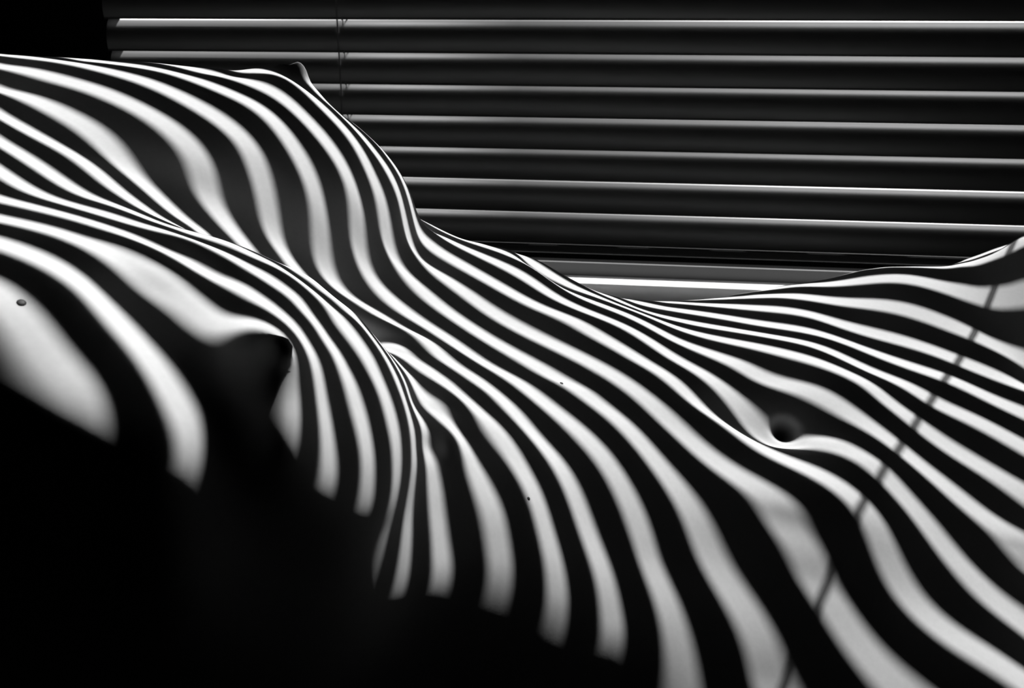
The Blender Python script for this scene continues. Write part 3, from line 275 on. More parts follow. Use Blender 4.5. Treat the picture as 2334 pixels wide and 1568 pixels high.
2300 2301 2305 2310 2318 2328 2341 2355 2372 2392 2414 2438 2464 2492 2523 2556 2592 2629 2669 2710 2753 2797 2842 2887 2931 2973 3014 3051 3086 3117 3145 3168 3187 3201 3210 3214 3213 3206 3193 3174 3150 3119 3083 3040 2992 2939 2881 2820 2757 2695 2614 2543 2381 2233 2216 2126 2000 1852 1744 1652 1600 1559 1516 1456 1404 1363 1330 1297 1263 1234 1210 1192 1179 1168 1159 1154 1152 1155 1161 1169 1181 1200 1229 1266 1294 1309 1321 1342 1388 1435 1493 1541 1596 1677 1738 1812 1855 1997 2066 2045 2222 2305 2381 2462 2553 2635 2707 2760 2787 2799 2821 2849 2875 2899 2919 2934 2944 2947 2944 2932 2912 2882 2843 2799 2754 2710 2669 2629 2592 2556 2523 2492 2464 2438 2414 2392 2372 2355 2341 2328 2318 2310 2305 2301
2300 2301 2305 2310 2318 2328 2341 2355 2372 2392 2414 2438 2464 2492 2523 2556 2592 2629 2669 2710 2753 2797 2842 2887 2931 2973 3013 3050 3084 3115 3142 3164 3182 3195 3203 3206 3203 3194 3179 3159 3132 3099 3060 3016 2966 2911 2853 2794 2735 2671 2589 2502 2372 2258 2169 2072 1966 1856 1753 1658 1593 1546 1498 1443 1391 1347 1311 1279 1248 1222 1200 1182 1168 1158 1150 1145 1143 1145 1149 1155 1164 1180 1204 1234 1260 1279 1296 1321 1362 1405 1459 1519 1571 1657 1754 1824 1840 1945 2119 2142 2142 2192 2255 2315 2392 2473 2558 2619 2651 2674 2714 2758 2799 2835 2866 2892 2911 2923 2927 2922 2907 2881 2843 2799 2754 2710 2669 2629 2592 2556 2523 2492 2464 2438 2414 2392 2372 2355 2341 2328 2318 2310 2305 2301
2300 2301 2305 2310 2318 2328 2341 2355 2372 2392 2414 2438 2464 2492 2523 2556 2592 2629 2669 2710 2753 2797 2842 2887 2931 2973 3012 3049 3083 3113 3139 3161 3178 3190 3197 3198 3194 3183 3167 3145 3117 3082 3042 2996 2944 2888 2827 2765 2702 2636 2559 2472 2365 2251 2152 2059 1959 1860 1760 1669 1598 1541 1489 1436 1382 1336 1297 1264 1236 1212 1191 1174 1160 1149 1141 1136 1134 1135 1138 1141 1147 1158 1177 1203 1229 1253 1276 1305 1345 1384 1428 1487 1526 1590 1676 1739 1751 1799 1924 2020 2067 2120 2176 2231 2294 2367 2453 2516 2555 2589 2635 2684 2732 2776 2816 2851 2879 2899 2911 2912 2902 2880 2843 2800 2754 2710 2669 2629 2592 2556 2523 2492 2464 2438 2414 2392 2372 2355 2341 2328 2318 2310 2305 2301
2300 2301 2305 2310 2318 2328 2341 2355 2372 2392 2414 2438 2464 2492 2523 2556 2592 2629 2669 2710 2753 2797 2842 2887 2931 2972 3012 3048 3081 3111 3136 3157 3173 3184 3190 3190 3185 3173 3156 3133 3103 3068 3027 2980 2928 2870 2805 2734 2661 2602 2534 2456 2375 2254 2153 2054 1956 1860 1766 1678 1603 1541 1485 1430 1376 1327 1287 1254 1227 1204 1185 1168 1154 1142 1134 1129 1127 1127 1128 1130 1134 1141 1156 1178 1205 1233 1260 1292 1329 1366 1409 1462 1498 1545 1614 1684 1721 1752 1817 1905 1990 2059 2124 2182 2241 2306 2380 2439 2484 2525 2572 2623 2674 2723 2770 2811 2847 2875 2894 2902 2898 2879 2843 2800 2755 2711 2669 2629 2592 2556 2523 2492 2464 2438 2414 2392 2372 2355 2341 2328 2318 2310 2305 2301
2300 2301 2305 2310 2318 2328 2341 2355 2372 2392 2414 2438 2464 2492 2523 2556 2592 2629 2669 2710 2753 2797 2842 2887 2931 2972 3011 3047 3079 3108 3133 3153 3169 3179 3184 3183 3177 3164 3146 3122 3092 3057 3016 2969 2918 2861 2799 2729 2661 2603 2545 2481 2398 2277 2168 2062 1961 1863 1769 1683 1608 1543 1485 1429 1375 1325 1283 1249 1222 1200 1182 1165 1151 1139 1130 1124 1121 1121 1122 1123 1126 1133 1145 1164 1190 1218 1245 1275 1307 1341 1379 1423 1463 1509 1572 1647 1707 1748 1793 1859 1936 2009 2080 2143 2199 2258 2324 2380 2427 2470 2517 2567 2620 2674 2725 2774 2816 2852 2878 2892 2893 2877 2844 2800 2755 2711 2669 2629 2592 2556 2523 2492 2464 2438 2414 2392 2372 2355 2341 2328 2318 2310 2305 2301
2300 2301 2305 2310 2318 2328 2341 2355 2372 2392 2414 2438 2464 2492 2523 2556 2592 2629 2669 2710 2753 2797 2842 2887 2930 2972 3010 3046 3078 3106 3130 3150 3164 3174 3178 3176 3169 3155 3137 3112 3082 3047 3006 2961 2913 2861 2803 2736 2663 2603 2553 2480 2407 2301 2186 2079 1971 1868 1773 1687 1612 1547 1489 1434 1382 1333 1289 1252 1223 1201 1182 1167 1153 1141 1132 1124 1120 1119 1120 1121 1124 1130 1142 1160 1183 1207 1231 1256 1284 1315 1349 1387 1425 1465 1519 1588 1657 1715 1764 1820 1887 1957 2026 2090 2148 2209 2273 2327 2375 2420 2465 2514 2569 2626 2683 2737 2786 2828 2861 2881 2887 2876 2844 2801 2755 2711 2669 2629 2592 2556 2523 2492 2464 2438 2414 2392 2372 2355 2341 2328 2318 2310 2305 2301
2300 2301 2305 2310 2318 2328 2341 2355 2372 2392 2414 2438 2464 2492 2523 2556 2592 2629 2669 2710 2753 2797 2842 2887 2930 2971 3009 3044 3076 3104 3127 3146 3160 3168 3171 3169 3160 3147 3127 3103 3073 3038 2998 2955 2909 2864 2816 2760 2697 2652 2603 2520 2441 2308 2198 2096 1984 1875 1775 1689 1615 1552 1497 1445 1396 1348 1303 1264 1232 1207 1188 1172 1159 1148 1138 1130 1125 1122 1122 1122 1125 1131 1143 1159 1179 1199 1218 1238 1262 1290 1321 1354 1387 1420 1461 1517 1585 1650 1707 1765 1829 1895 1960 2023 2086 2152 2216 2273 2324 2371 2417 2466 2522 2581 2641 2699 2754 2803 2843 2870 2882 2874 2844 2801 2756 2711 2669 2629 2592 2556 2523 2492 2464 2438 2414 2392 2372 2355 2341 2328 2318 2310 2305 2301
2300 2301 2305 2310 2318 2328 2341 2355 2372 2392 2414 2438 2464 2492 2523 2556 2592 2629 2669 2710 2753 2797 2842 2887 2930 2971 3008 3043 3074 3101 3124 3142 3155 3162 3165 3161 3152 3137 3117 3093 3063 3029 2991 2948 2904 2862 2820 2776 2726 2671 2584 2494 2412 2269 2191 2104 1991 1876 1773 1687 1617 1558 1507 1460 1415 1369 1324 1283 1248 1220 1199 1182 1168 1157 1147 1139 1133 1129 1127 1126 1127 1134 1146 1161 1177 1193 1209 1225 1245 1270 1298 1328 1357 1386 1419 1463 1520 1581 1641 1699 1759 1821 1883 1947 2015 2085 2154 2215 2273 2324 2373 2423 2479 2538 2599 2661 2722 2777 2824 2858 2876 2873 2844 2802 2756 2711 2669 2629 2592 2556 2523 2492 2464 2438 2414 2392 2372 2355 2341 2328 2318 2310 2305 2301
2300 2301 2305 2310 2318 2328 2341 2355 2372 2392 2414 2438 2464 2492 2523 2556 2592 2629 2669 2710 2753 2797 2842 2887 2930 2970 3008 3042 3072 3099 3121 3138 3150 3157 3158 3153 3143 3127 3107 3081 3052 3019 2983 2942 2898 2856 2814 2773 2729 2654 2579 2556 2202 2125 2129 2074 1974 1864 1761 1681 1618 1565 1519 1478 1437 1393 1348 1306 1269 1238 1214 1195 1180 1168 1158 1150 1143 1138 1135 1132 1132 1137 1151 1164 1176 1189 1203 1218 1235 1257 1282 1310 1338 1366 1395 1431 1477 1528 1580 1631 1686 1742 1802 1866 1936 2012 2085 2153 2219 2275 2327 2380 2435 2493 2556 2622 2687 2750 2804 2846 2870 2871 2844 2802 2756 2711 2669 2629 2592 2556 2523 2492 2464 2438 2414 2392 2372 2355 2341 2328 2318 2310 2305 2301
2300 2301 2305 2310 2318 2328 2341 2355 2372 2392 2414 2438 2464 2492 2523 2556 2592 2629 2669 2710 2753 2797 2842 2887 2929 2970 3007 3041 3071 3097 3118 3134 3145 3151 3151 3145 3134 3117 3095 3068 3038 3005 2973 2941 2900 2848 2801 2760 2714 2625 2529 2552 2213 2078 2055 2017 1938 1843 1752 1679 1621 1573 1533 1496 1458 1415 1369 1326 1289 1258 1232 1211 1194 1180 1169 1161 1154 1148 1144 1141 1140 1145 1158 1167 1175 1186 1199 1214 1230 1250 1273 1299 1326 1353 1381 1412 1449 1489 1532 1575 1621 1670 1725 1786 1856 1933 2011 2086 2158 2220 2278 2334 2389 2447 2510 2580 2651 2721 2783 2832 2863 2868 2844 2803 2757 2711 2669 2629 2592 2556 2523 2492 2464 2438 2414 2392 2372 2355 2341 2328 2318 2310 2305 2301
2300 2301 2305 2310 2318 2328 2341 2355 2372 2392 2414 2438 2464 2492 2523 2556 2592 2629 2669 2710 2753 2797 2842 2887 2929 2969 3006 3039 3069 3094 3115 3130 3141 3145 3144 3137 3124 3105 3081 3052 3020 2983 2945 2903 2858 2809 2760 2717 2671 2590 2497 2487 2250 2075 2017 1970 1902 1825 1748 1682 1627 1582 1544 1509 1473 1429 1383 1342 1307 1276 1250 1228 1209 1194 1181 1171 1163 1157 1153 1149 1149 1153 1161 1165 1171 1182 1195 1210 1226 1244 1264 1288 1315 1341 1369 1397 1427 1461 1496 1533 1572 1614 1662 1717 1782 1858 1939 2018 2092 2160 2226 2286 2343 2400 2464 2536 2613 2690 2761 2818 2855 2866 2844 2803 2757 2712 2669 2629 2592 2556 2523 2492 2464 2438 2414 2392 2372 2355 2341 2328 2318 2310 2305 2301
2300 2301 2305 2310 2318 2328 2341 2355 2372 2392 2414 2438 2464 2492 2523 2556 2592 2629 2669 2710 2753 2797 2842 2887 2929 2969 3005 3038 3067 3092 3112 3127 3136 3140 3138 3129 3115 3094 3068 3036 3000 2958 2913 2863 2816 2770 2722 2676 2625 2553 2476 2427 2251 2094 2011 1948 1884 1817 1750 1689 1635 1591 1554 1518 1480 1437 1392 1354 1320 1291 1265 1243 1224 1207 1193 1181 1172 1165 1160 1156 1155 1156 1159 1162 1167 1177 1190 1204 1219 1235 1254 1275 1299 1325 1352 1379 1406 1436 1467 1500 1535 1574 1616 1665 1724 1794 1873 1951 2027 2100 2174 2240 2298 2356 2419 2493 2575 2660 2739 2805 2848 2864 2844 2804 2757 2712 2669 2629 2592 2556 2523 2492 2464 2438 2414 2392 2372 2355 2341 2328 2318 2310 2305 2301
2300 2301 2305 2310 2318 2328 2341 2355 2372 2392 2414 2438 2464 2492 2523 2556 2592 2629 2669 2710 2753 2797 2842 2887 2929 2968 3004 3037 3066 3090 3110 3124 3133 3136 3132 3122 3106 3084 3056 3022 2982 2937 2887 2831 2780 2742 2700 2651 2601 2538 2472 2379 2242 2120 2026 1951 1884 1820 1757 1699 1646 1601 1563 1526 1485 1442 1400 1363 1331 1302 1277 1255 1237 1220 1205 1192 1181 1172 1165 1160 1156 1155 1155 1157 1162 1171 1183 1196 1209 1223 1239 1258 1280 1304 1329 1355 1382 1411 1441 1472 1506 1542 1581 1626 1678 1741 1814 1890 1966 2042 2126 2195 2254 2312 2375 2450 2539 2633 2720 2793 2842 2862 2844 2804 2757 2712 2669 2629 2592 2556 2523 2492 2464 2438 2414 2392 2372 2355 2341 2328 2318 2310 2305 2301
2300 2301 2305 2310 2318 2328 2341 2355 2372 2392 2414 2438 2464 2492 2523 2556 2592 2629 2669 2710 2753 2797 2842 2887 2929 2968 3004 3036 3065 3089 3108 3122 3130 3132 3128 3117 3100 3076 3046 3011 2970 2925 2877 2828 2779 2738 2699 2648 2593 2522 2437 2339 2231 2127 2039 1961 1892 1828 1768 1710 1657 1611 1570 1531 1489 1445 1404 1368 1337 1308 1283 1263 1246 1230 1214 1200 1188 1177 1168 1161 1155 1151 1149 1150 1154 1161 1172 1183 1195 1208 1221 1238 1257 1279 1303 1329 1356 1384 1414 1445 1478 1513 1550 1592 1638 1693 1760 1834 1913 1993 2077 2149 2212 2272 2336 2413 2509 2611 2706 2784 2838 2861 2844 2804 2758 2712 2669 2629 2592 2556 2523 2492 2464 2438 2414 2392 2372 2355 2341 2328 2318 2310 2305 2301
2300 2301 2305 2310 2318 2328 2341 2355 2372 2392 2414 2438 2464 2492 2523 2556 2592 2629 2669 2710 2753 2797 2842 2887 2929 2968 3004 3036 3064 3088 3107 3121 3129 3130 3126 3114 3096 3072 3040 3003 2961 2916 2872 2827 2774 2728 2687 2630 2563 2496 2427 2314 2211 2121 2041 1967 1899 1836 1776 1717 1663 1614 1572 1531 1487 1443 1403 1368 1338 1310 1286 1267 1252 1236 1220 1205 1192 1181 1170 1161 1153 1146 1142 1141 1143 1149 1158 1169 1180 1192 1204 1219 1236 1255 1278 1302 1329 1357 1386 1417 1449 1483 1519 1558 1600 1649 1712 1787 1867 1948 2030 2105 2174 2241 2312 2394 2495 2601 2698 2780 2836 2860 2844 2804 2758 2712 2669 2629 2592 2556 2523 2492 2464 2438 2414 2392 2372 2355 2341 2328 2318 2310 2305 2301
2300 2301 2305 2310 2318 2328 2341 2355 2372 2392 2414 2438 2464 2492 2523 2556 2592 2629 2669 2710 2753 2797 2842 2887 2928 2967 3003 3036 3064 3088 3107 3121 3128 3130 3126 3114 3096 3071 3039 3001 2957 2908 2855 2807 2763 2716 2673 2639 2586 2524 2448 2322 2196 2110 2036 1968 1902 1839 1778 1718 1661 1610 1566 1523 1480 1436 1396 1363 1335 1309 1287 1269 1254 1237 1220 1204 1191 1180 1171 1162 1153 1144 1137 1133 1133 1137 1145 1154 1165 1177 1190 1204 1220 1238 1258 1281 1306 1333 1361 1391 1421 1454 1488 1525 1566 1615 1676 1749 1828 1909 1989 2068 2145 2222 2303 2393 2495 2600 2698 2780 2836 2861 2844 2804 2758 2712 2669 2629 2592 2556 2523 2492 2464 2438 2414 2392 2372 2355 2341 2328 2318 2310 2305 2301
2300 2301 2305 2310 2318 2328 2341 2355 2372 2392 2414 2438 2464 2492 2523 2556 2592 2629 2669 2710 2753 2797 2842 2887 2928 2968 3003 3036 3064 3089 3108 3122 3130 3132 3128 3117 3100 3075 3044 3007 2963 2912 2856 2804 2777 2753 2720 2684 2620 2540 2451 2311 2197 2108 2033 1966 1902 1837 1774 1712 1653 1600 1555 1512 1468 1425 1387 1356 1331 1307 1286 1267 1250 1231 1213 1197 1184 1175 1168 1161 1154 1146 1138 1131 1128 1129 1134 1143 1153 1166 1180 1195 1212 1230 1249 1269 1291 1315 1341 1369 1397 1428 1461 1497 1539 1589 1650 1721 1798 1877 1958 2040 2124 2210 2301 2398 2502 2606 2702 2782 2838 2861 2844 2804 2758 2712 2669 2629 2592 2556 2523 2492 2464 2438 2414 2392 2372 2355 2341 2328 2318 2310 2305 2301
2300 2301 2305 2310 2318 2328 2341 2355 2372 2392 2414 2438 2464 2492 2523 2556 2592 2629 2669 2710 2753 2797 2842 2887 2929 2968 3004 3037 3065 3090 3110 3124 3133 3137 3133 3124 3108 3085 3056 3021 2982 2941 2899 2858 2826 2801 2763 2710 2636 2587 2426 2293 2194 2104 2029 1963 1898 1832 1768 1705 1643 1590 1546 1503 1460 1417 1380 1351 1327 1303 1280 1259 1238 1217 1197 1181 1170 1164 1161 1158 1155 1149 1142 1135 1130 1128 1131 1137 1146 1159 1174 1191 1210 1229 1248 1267 1287 1308 1331 1355 1381 1409 1440 1476 1518 1569 1630 1700 1776 1855 1936 2021 2110 2203 2301 2404 2510 2614 2709 2787 2841 2862 2844 2804 2758 2712 2669 2629 2592 2556 2523 2492 2464 2438 2414 2392 2372 2355 2341 2328 2318 2310 2305 2301
2300 2301 2305 2310 2318 2328 2341 2355 2372 2392 2414 2438 2464 2492 2523 2556 2592 2629 2669 2710 2753 2797 2842 2887 2929 2968 3005 3038 3067 3092 3113 3128 3139 3143 3142 3134 3120 3099 3073 3042 3008 2973 2940 2903 2863 2829 2795 2747 2688 2639 2470 2319 2206 2110 2032 1963 1896 1831 1767 1704 1643 1591 1546 1504 1461 1419 1382 1352 1326 1299 1272 1246 1221 1197 1176 1159 1149 1145 1147 1151 1153 1151 1147 1141 1136 1134 1135 1139 1148 1159 1174 1193 1213 1234 1253 1272 1291 1310 1330 1352 1375 1400 1429 1463 1504 1555 1615 1685 1761 1840 1922 2008 2099 2197 2300 2408 2517 2621 2715 2791 2843 2863 2845 2804 2758 2712 2669 2629 2592 2556 2523 2492 2464 2438 2414 2392 2372 2355 2341 2328 2318 2310 2305 2301
2300 2301 2305 2310 2318 2328 2341 2355 2372 2392 2414 2438 2464 2492 2523 2556 2592 2629 2669 2710 2753 2797 2842 2887 2929 2969 3005 3039 3069 3095 3117 3134 3146 3152 3152 3147 3135 3118 3095 3067 3035 3000 2965 2930 2898 2869 2849 2817 2749 2675 2522 2373 2247 2139 2051 1976 1906 1841 1779 1718 1659 1606 1559 1514 1470 1428 1389 1356 1326 1295 1263 1232 1202 1174 1151 1133 1122 1120 1126 1136 1145 1148 1148 1146 1143 1143 1145 1150 1157 1168 1182 1201 1222 1244 1264 1282 1298 1316 1334 1355 1378 1402 1430 1462 1502 1550 1609 1677 1753 1832 1913 1999 2090 2191 2299 2411 2522 2627 2721 2796 2846 2864 2845 2804 2758 2712 2669 2629 2592 2556 2523 2492 2464 2438 2414 2392 2372 2355 2341 2328 2318 2310 2305 2301
2300 2301 2305 2310 2318 2328 2341 2355 2372 2392 2414 2438 2464 2492 2523 2556 2592 2629 2669 2710 2753 2797 2842 2887 2929 2969 3007 3041 3072 3099 3122 3141 3154 3163 3166 3163 3155 3141 3122 3097 3067 3031 2991 2963 2955 2947 2926 2881 2820 2703 2558 2431 2299 2183 2086 2003 1931 1865 1803 1743 1686 1632 1582 1533 1487 1442 1399 1360 1326 1291 1255 1219 1184 1152 1125 1103 1090 1088 1095 1110 1126 1138 1144 1146 1148 1151 1156 1164 1174 1185 1200 1217 1237 1259 1278 1294 1308 1324 1342 1363 1385 1410 1438 1470 1509 1556 1612 1678 1752 1829 1909 1992 2081 2183 2296 2412 2526 2633 2726 2799 2848 2865 2845 2804 2757 2712 2669 2629 2592 2556 2523 2492 2464 2438 2414 2392 2372 2355 2341 2328 2318 2310 2305 2301
2300 2301 2305 2310 2318 2328 2341 2355 2372 2392 2414 2438 2464 2492 2523 2556 2592 2629 2669 2710 2753 2797 2842 2887 2930 2970 3008 3043 3075 3104 3128 3148 3164 3175 3181 3182 3178 3169 3154 3135 3112 3085 3059 3040 3029 3020 2995 2935 2883 2771 2631 2493 2356 2234 2129 2041 1966 1899 1837 1777 1720 1665 1612 1560 1511 1460 1410 1366 1328 1291 1253 1213 1174 1137 1104 1077 1059 1052 1057 1074 1096 1118 1133 1143 1150 1158 1168 1180 1193 1207 1223 1240 1259 1278 1295 1308 1318 1332 1350 1372 1396 1421 1449 1482 1520 1567 1622 1686 1757 1831 1908 1987 2071 2177 2294 2415 2531 2639 2731 2803 2850 2866 2845 2804 2757 2712 2669 2629 2592 2556 2523 2492 2464 2438 2414 2392 2372 2355 2341 2328 2318 2310 2305 2301
2300 2301 2305 2310 2318 2328 2341 2355 2372 2392 2414 2438 2464 2492 2523 2556 2592 2629 2669 2710 2753 2797 2842 2887 2930 2971 3010 3046 3079 3109 3135 3157 3175 3189 3199 3203 3204 3199 3191 3178 3163 3147 3132 3116 3100 3085 3060 3006 2958 2818 2698 2559 2419 2290 2179 2087 2009 1941 1877 1817 1760 1704 1649 1594 1539 1480 1422 1376 1338 1301 1261 1220 1177 1134 1095 1061 1036 1022 1022 1037 1065 1096 1121 1139 1152 1165 1181 1197 1214 1231 1248 1265 1283 1300 1315 1323 1329 1340 1358 1382 1407 1433 1461 1493 1532 1579 1634 1696 1764 1837 1911 1986 2065 2175 2298 2421 2539 2646 2737 2807 2852 2866 2845 2804 2757 2712 2669 2629 2592 2556 2523 2492 2464 2438 2414 2392 2372 2355 2341 2328 2318 2310 2305 2301
2300 2301 2305 2310 2318 2328 2341 2355 2372 2392 2414 2438 2464 2492 2523 2556 2592 2629 2669 2710 2753 2797 2842 2887 2930 2972 3011 3048 3083 3114 3142 3166 3187 3204 3217 3226 3231 3232 3229 3223 3215 3206 3197 3182 3163 3146 3127 3076 3018 2890 2760 2625 2483 2348 2231 2134 2055 1985 1921 1861 1803 1746 1689 1630 1568 1501 1439 1394 1357 1321 1282 1240 1195 1150 1107 1067 1035 1011 1004 1012 1046 1085 1118 1142 1160 1176 1195 1214 1234 1253 1271 1289 1306 1320 1332 1338 1341 1351 1369 1393 1418 1444 1471 1502 1542 1590 1645 1706 1773 1845 1919 1995 2079 2190 2313 2435 2552 2656 2745 2812 2855 2867 2845 2804 2757 2712 2669 2629 2592 2556 2523 2492 2464 2438 2414 2392 2372 2355 2341 2328 2318 2310 2305 2301
2300 2301 2305 2310 2318 2328 2341 2355 2372 2392 2414 2438 2464 2492 2523 2556 2592 2629 2669 2710 2753 2797 2842 2887 2931 2973 3013 3051 3087 3119 3149 3176 3200 3220 3236 3249 3259 3265 3268 3267 3264 3257 3245 3233 3227 3217 3196 3141 3071 2979 2833 2697 2551 2409 2283 2180 2098 2029 1965 1905 1847 1790 1731 1670 1605 1537 1475 1427 1391 1355 1315 1272 1227 1182 1139 1100 1065 1036 1016 1015 1055 1097 1131 1157 1176 1194 1212 1233 1253 1273 1292 1309 1325 1338 1347 1353 1358 1367 1384 1406 1430 1454 1479 1509 1549 1599 1655 1716 1784 1856 1934 2016 2109 2219 2337 2456 2569 2670 2754 2818 2858 2868 2845 2803 2757 2711 2669 2629 2592 2556 2523 2492 2464 2438 2414 2392 2372 2355 2341 2328 2318 2310 2305 2301
2300 2301 2305 2310 2318 2328 2341 2355 2372 2392 2414 2438 2464 2492 2523 2556 2592 2629 2669 2710 2753 2797 2842 2887 2931 2974 3015 3054 3091 3125 3157 3186 3212 3235 3255 3272 3286 3297 3305 3311 3314 3313 3308 3302 3297 3283 3252 3202 3130 3055 2918 2779 2624 2474 2338 2226 2140 2070 2006 1947 1890 1833 1775 1715 1652 1587 1527 1478 1438 1399 1357 1313 1268 1225 1186 1151 1124 1104 1091 1091 1112 1139 1163 1184 1201 1217 1233 1251 1270 1289 1308 1325 1339 1351 1360 1367 1373 1383 1398 1417 1439 1461 1486 1515 1556 1608 1664 1725 1794 1870 1953 2043 2142 2252 2367 2481 2589 2685 2766 2825 2861 2869 2845 2803 2757 2711 2669 2629 2592 2556 2523 2492 2464 2438 2414 2392 2372 2355 2341 2328 2318 2310 2305 2301
2300 2301 2305 2310 2318 2328 2341 2355 2372 2392 2414 2438 2464 2492 2523 2556 2592 2629 2669 2710 2753 2797 2842 2887 2932 2975 3017 3056 3095 3130 3164 3195 3224 3250 3273 3294 3313 3328 3342 3352 3361 3368 3373 3372 3351 3323 3286 3225 3182 3129 3008 2874 2710 2550 2402 2279 2185 2110 2046 1987 1930 1874 1818 1761 1702 1641 1584 1534 1491 1447 1402 1356 1312 1272 1237 1210 1193 1188 1195 1195 1189 1193 1204 1216 1228 1240 1253 1268 1285 1302 1319 1335 1348 1360 1368 1375 1383 1393 1407 1425 1445 1468 1493 1524 1566 1618 1672 1734 1805 1886 1975 2071 2175 2285 2398 2509 2612 2703 2778 2833 2865 2870 2845 2803 2756 2711 2669 2629 2592 2556 2523 2492 2464 2438 2414 2392 2372 2355 2341 2328 2318 2310 2305 2301
2300 2301 2305 2310 2318 2328 2341 2355 2372 2392 2414 2438 2464 2492 2523 2556 2592 2629 2669 2710 2753 2797 2842 2888 2932 2976 3018 3059 3098 3136 3171 3204 3235 3264 3291 3315 3337 3357 3375 3389 3401 3409 3413 3402 3382 3360 3318 3266 3311 3235 3089 2961 2802 2636 2478 2343 2236 2154 2086 2025 1967 1910 1855 1802 1748 1691 1637 1586 1538 1491 1443 1396 1353 1315 1285 1262 1250 1246 1249 1247 1240 1238 1242 1247 1253 1260 1270 1281 1294 1309 1324 1339 1352 1362 1371 1378 1387 1397 1411 1428 1449 1472 1500 1534 1576 1626 1681 1744 1817 1902 1997 2099 2208 2319 2430 2537 2635 2721 2791 2841 2869 2871 2844 2802 2756 2711 2669 2629 2592 2556 2523 2492 2464 2438 2414 2392 2372 2355 2341 2328 2318 2310 2305 2301
2300 2301 2305 2310 2318 2328 2341 2355 2372 2392 2414 2438 2464 2492 2523 2556 2592 2629 2669 2710 2753 2797 2842 2888 2933 2977 3020 3061 3102 3140 3177 3213 3246 3277 3307 3335 3360 3384 3405 3422 3435 3442 3440 3428 3408 3379 3356 3396 3394 3300 3212 3059 2905 2730 2562 2415 2295 2201 2127 2061 1999 1938 1883 1832 1782 1731 1679 1627 1577 1526 1476 1429 1387 1351 1323 1303 1291 1285 1283 1279 1272 1270 1270 1270 1271 1274 1280 1288 1299 1311 1324 1338 1349 1359 1368 1376 1385 1396 1410 1427 1448 1473 1504 1540 1585 1636 1694 1759 1834 1922 2021 2128 2240 2352 2462 2565 2658 2739 2804 2849 2873 2872 2844 2802 2756 2711 2669 2629 2592 2556 2523 2492 2464 2438 2414 2392 2372 2355 2341 2328 2318 2310 2305 2301
2300 2301 2305 2310 2318 2328 2341 2355 2372 2392 2414 2438 2464 2492 2523 2556 2592 2629 2669 2710 2753 2797 2842 2888 2933 2977 3021 3063 3105 3145 3183 3220 3255 3289 3322 3353 3382 3409 3433 3453 3468 3474 3468 3447 3415 3449 3506 3505 3445 3367 3289 3147 3005 2823 2648 2490 2356 2251 2167 2094 2024 1957 1898 1848 1803 1757 1709 1658 1605 1551 1500 1453 1412 1378 1351 1331 1317 1309 1304 1298 1293 1291 1289 1285 1281 1281 1283 1288 1297 1307 1319 1331 1342 1352 1361 1369 1379 1390 1405 1423 1445 1472 1505 1545 1593 1648 1710 1779 1858 1948 2049 2160 2274 2386 2494 2593 2682 2757 2817 2857 2877 2874 2844 2802 2756 2711 2669 2629 2592 2556 2523 2492 2464 2438 2414 2392 2372 2355 2341 2328 2318 2310 2305 2301
2300 2301 2305 2310 2318 2328 2341 2355 2372 2392 2414 2438 2464 2492 2523 2556 2592 2629 2669 2710 2753 2797 2842 2888 2933 2978 3022 3065 3107 3148 3188 3227 3264 3300 3335 3368 3401 3431 3460 3485 3505 3517 3517 3501 3478 3529 3584 3546 3491 3457 3398 3246 3095 2904 2724 2557 2411 2296 2205 2122 2043 1968 1905 1854 1811 1770 1728 1678 1622 1566 1515 1470 1430 1396 1369 1348 1332 1321 1313 1307 1302 1299 1295 1289 1283 1280 1280 1283 1289 1298 1308 1320 1331 1342 1352 1362 1373 1385 1400 1419 1442 1470 1505 1548 1600 1661 1729 1806 1889 1981 2084 2197 2311 2422 2527 2622 2706 2776 2830 2865 2881 2875 2844 2802 2756 2711 2669 2629 2592 2556 2523 2492 2464 2438 2414 2392 2372 2355 2341 2328 2318 2310 2305 2301
2300 2301 2305 2310 2318 2328 2341 2355 2372 2392 2414 2438 2464 2492 2523 2556 2592 2629 2669 2710 2753 2797 2842 2888 2933 2978 3023 3067 3109 3151 3192 3232 3271 3309 3346 3382 3418 3452 3485 3515 3543 3569 3592 3616 3636 3622 3603 3579 3570 3553 3480 3364 3204 2990 2792 2609 2451 2331 2236 2147 2060 1978 1908 1855 1813 1776 1736 1686 1626 1570 1521 1478 1439 1406 1379 1356 1338 1324 1314 1306 1301 1297 1293 1287 1281 1276 1274 1275 1279 1286 1295 1306 1317 1329 1341 1354 1367 1382 1398 1418 1442 1471 1507 1553 1609 1676 1752 1836 1927 2024 2129 2240 2352 2460 2561 2651 2730 2794 2842 2873 2885 2876 2844 2801 2755 2711 2669 2629 2592 2556 2523 2492 2464 2438 2414 2392 2372 2355 2341 2328 2318 2310 2305 2301
2300 2301 2305 2310 2318 2328 2341 2355 2372 2392 2414 2438 2464 2492 2523 2556 2592 2629 2669 2710 2753 2797 2842 2888 2933 2979 3023 3068 3111 3153 3195 3236 3276 3316 3355 3394 3432 3469 3506 3542 3576 3609 3640 3665 3673 3652 3640 3643 3649 3613 3533 3449 3301 3085 2866 2660 2484 2355 2258 2170 2079 1992 1915 1857 1814 1775 1732 1679 1617 1566 1522 1480 1443 1410 1382 1358 1338 1321 1309 1301 1295 1291 1287 1282 1277 1272 1269 1268 1271 1276 1283 1292 1304 1317 1331 1346 1362 1379 1399 1421 1447 1477 1515 1562 1622 1694 1778 1871 1969 2071 2178 2288 2396 2500 2595 2681 2753 2812 2855 2881 2889 2877 2844 2801 2755 2711 2669 2629 2592 2556 2523 2492 2464 2438 2414 2392 2372 2355 2341 2328 2318 2310 2305 2301
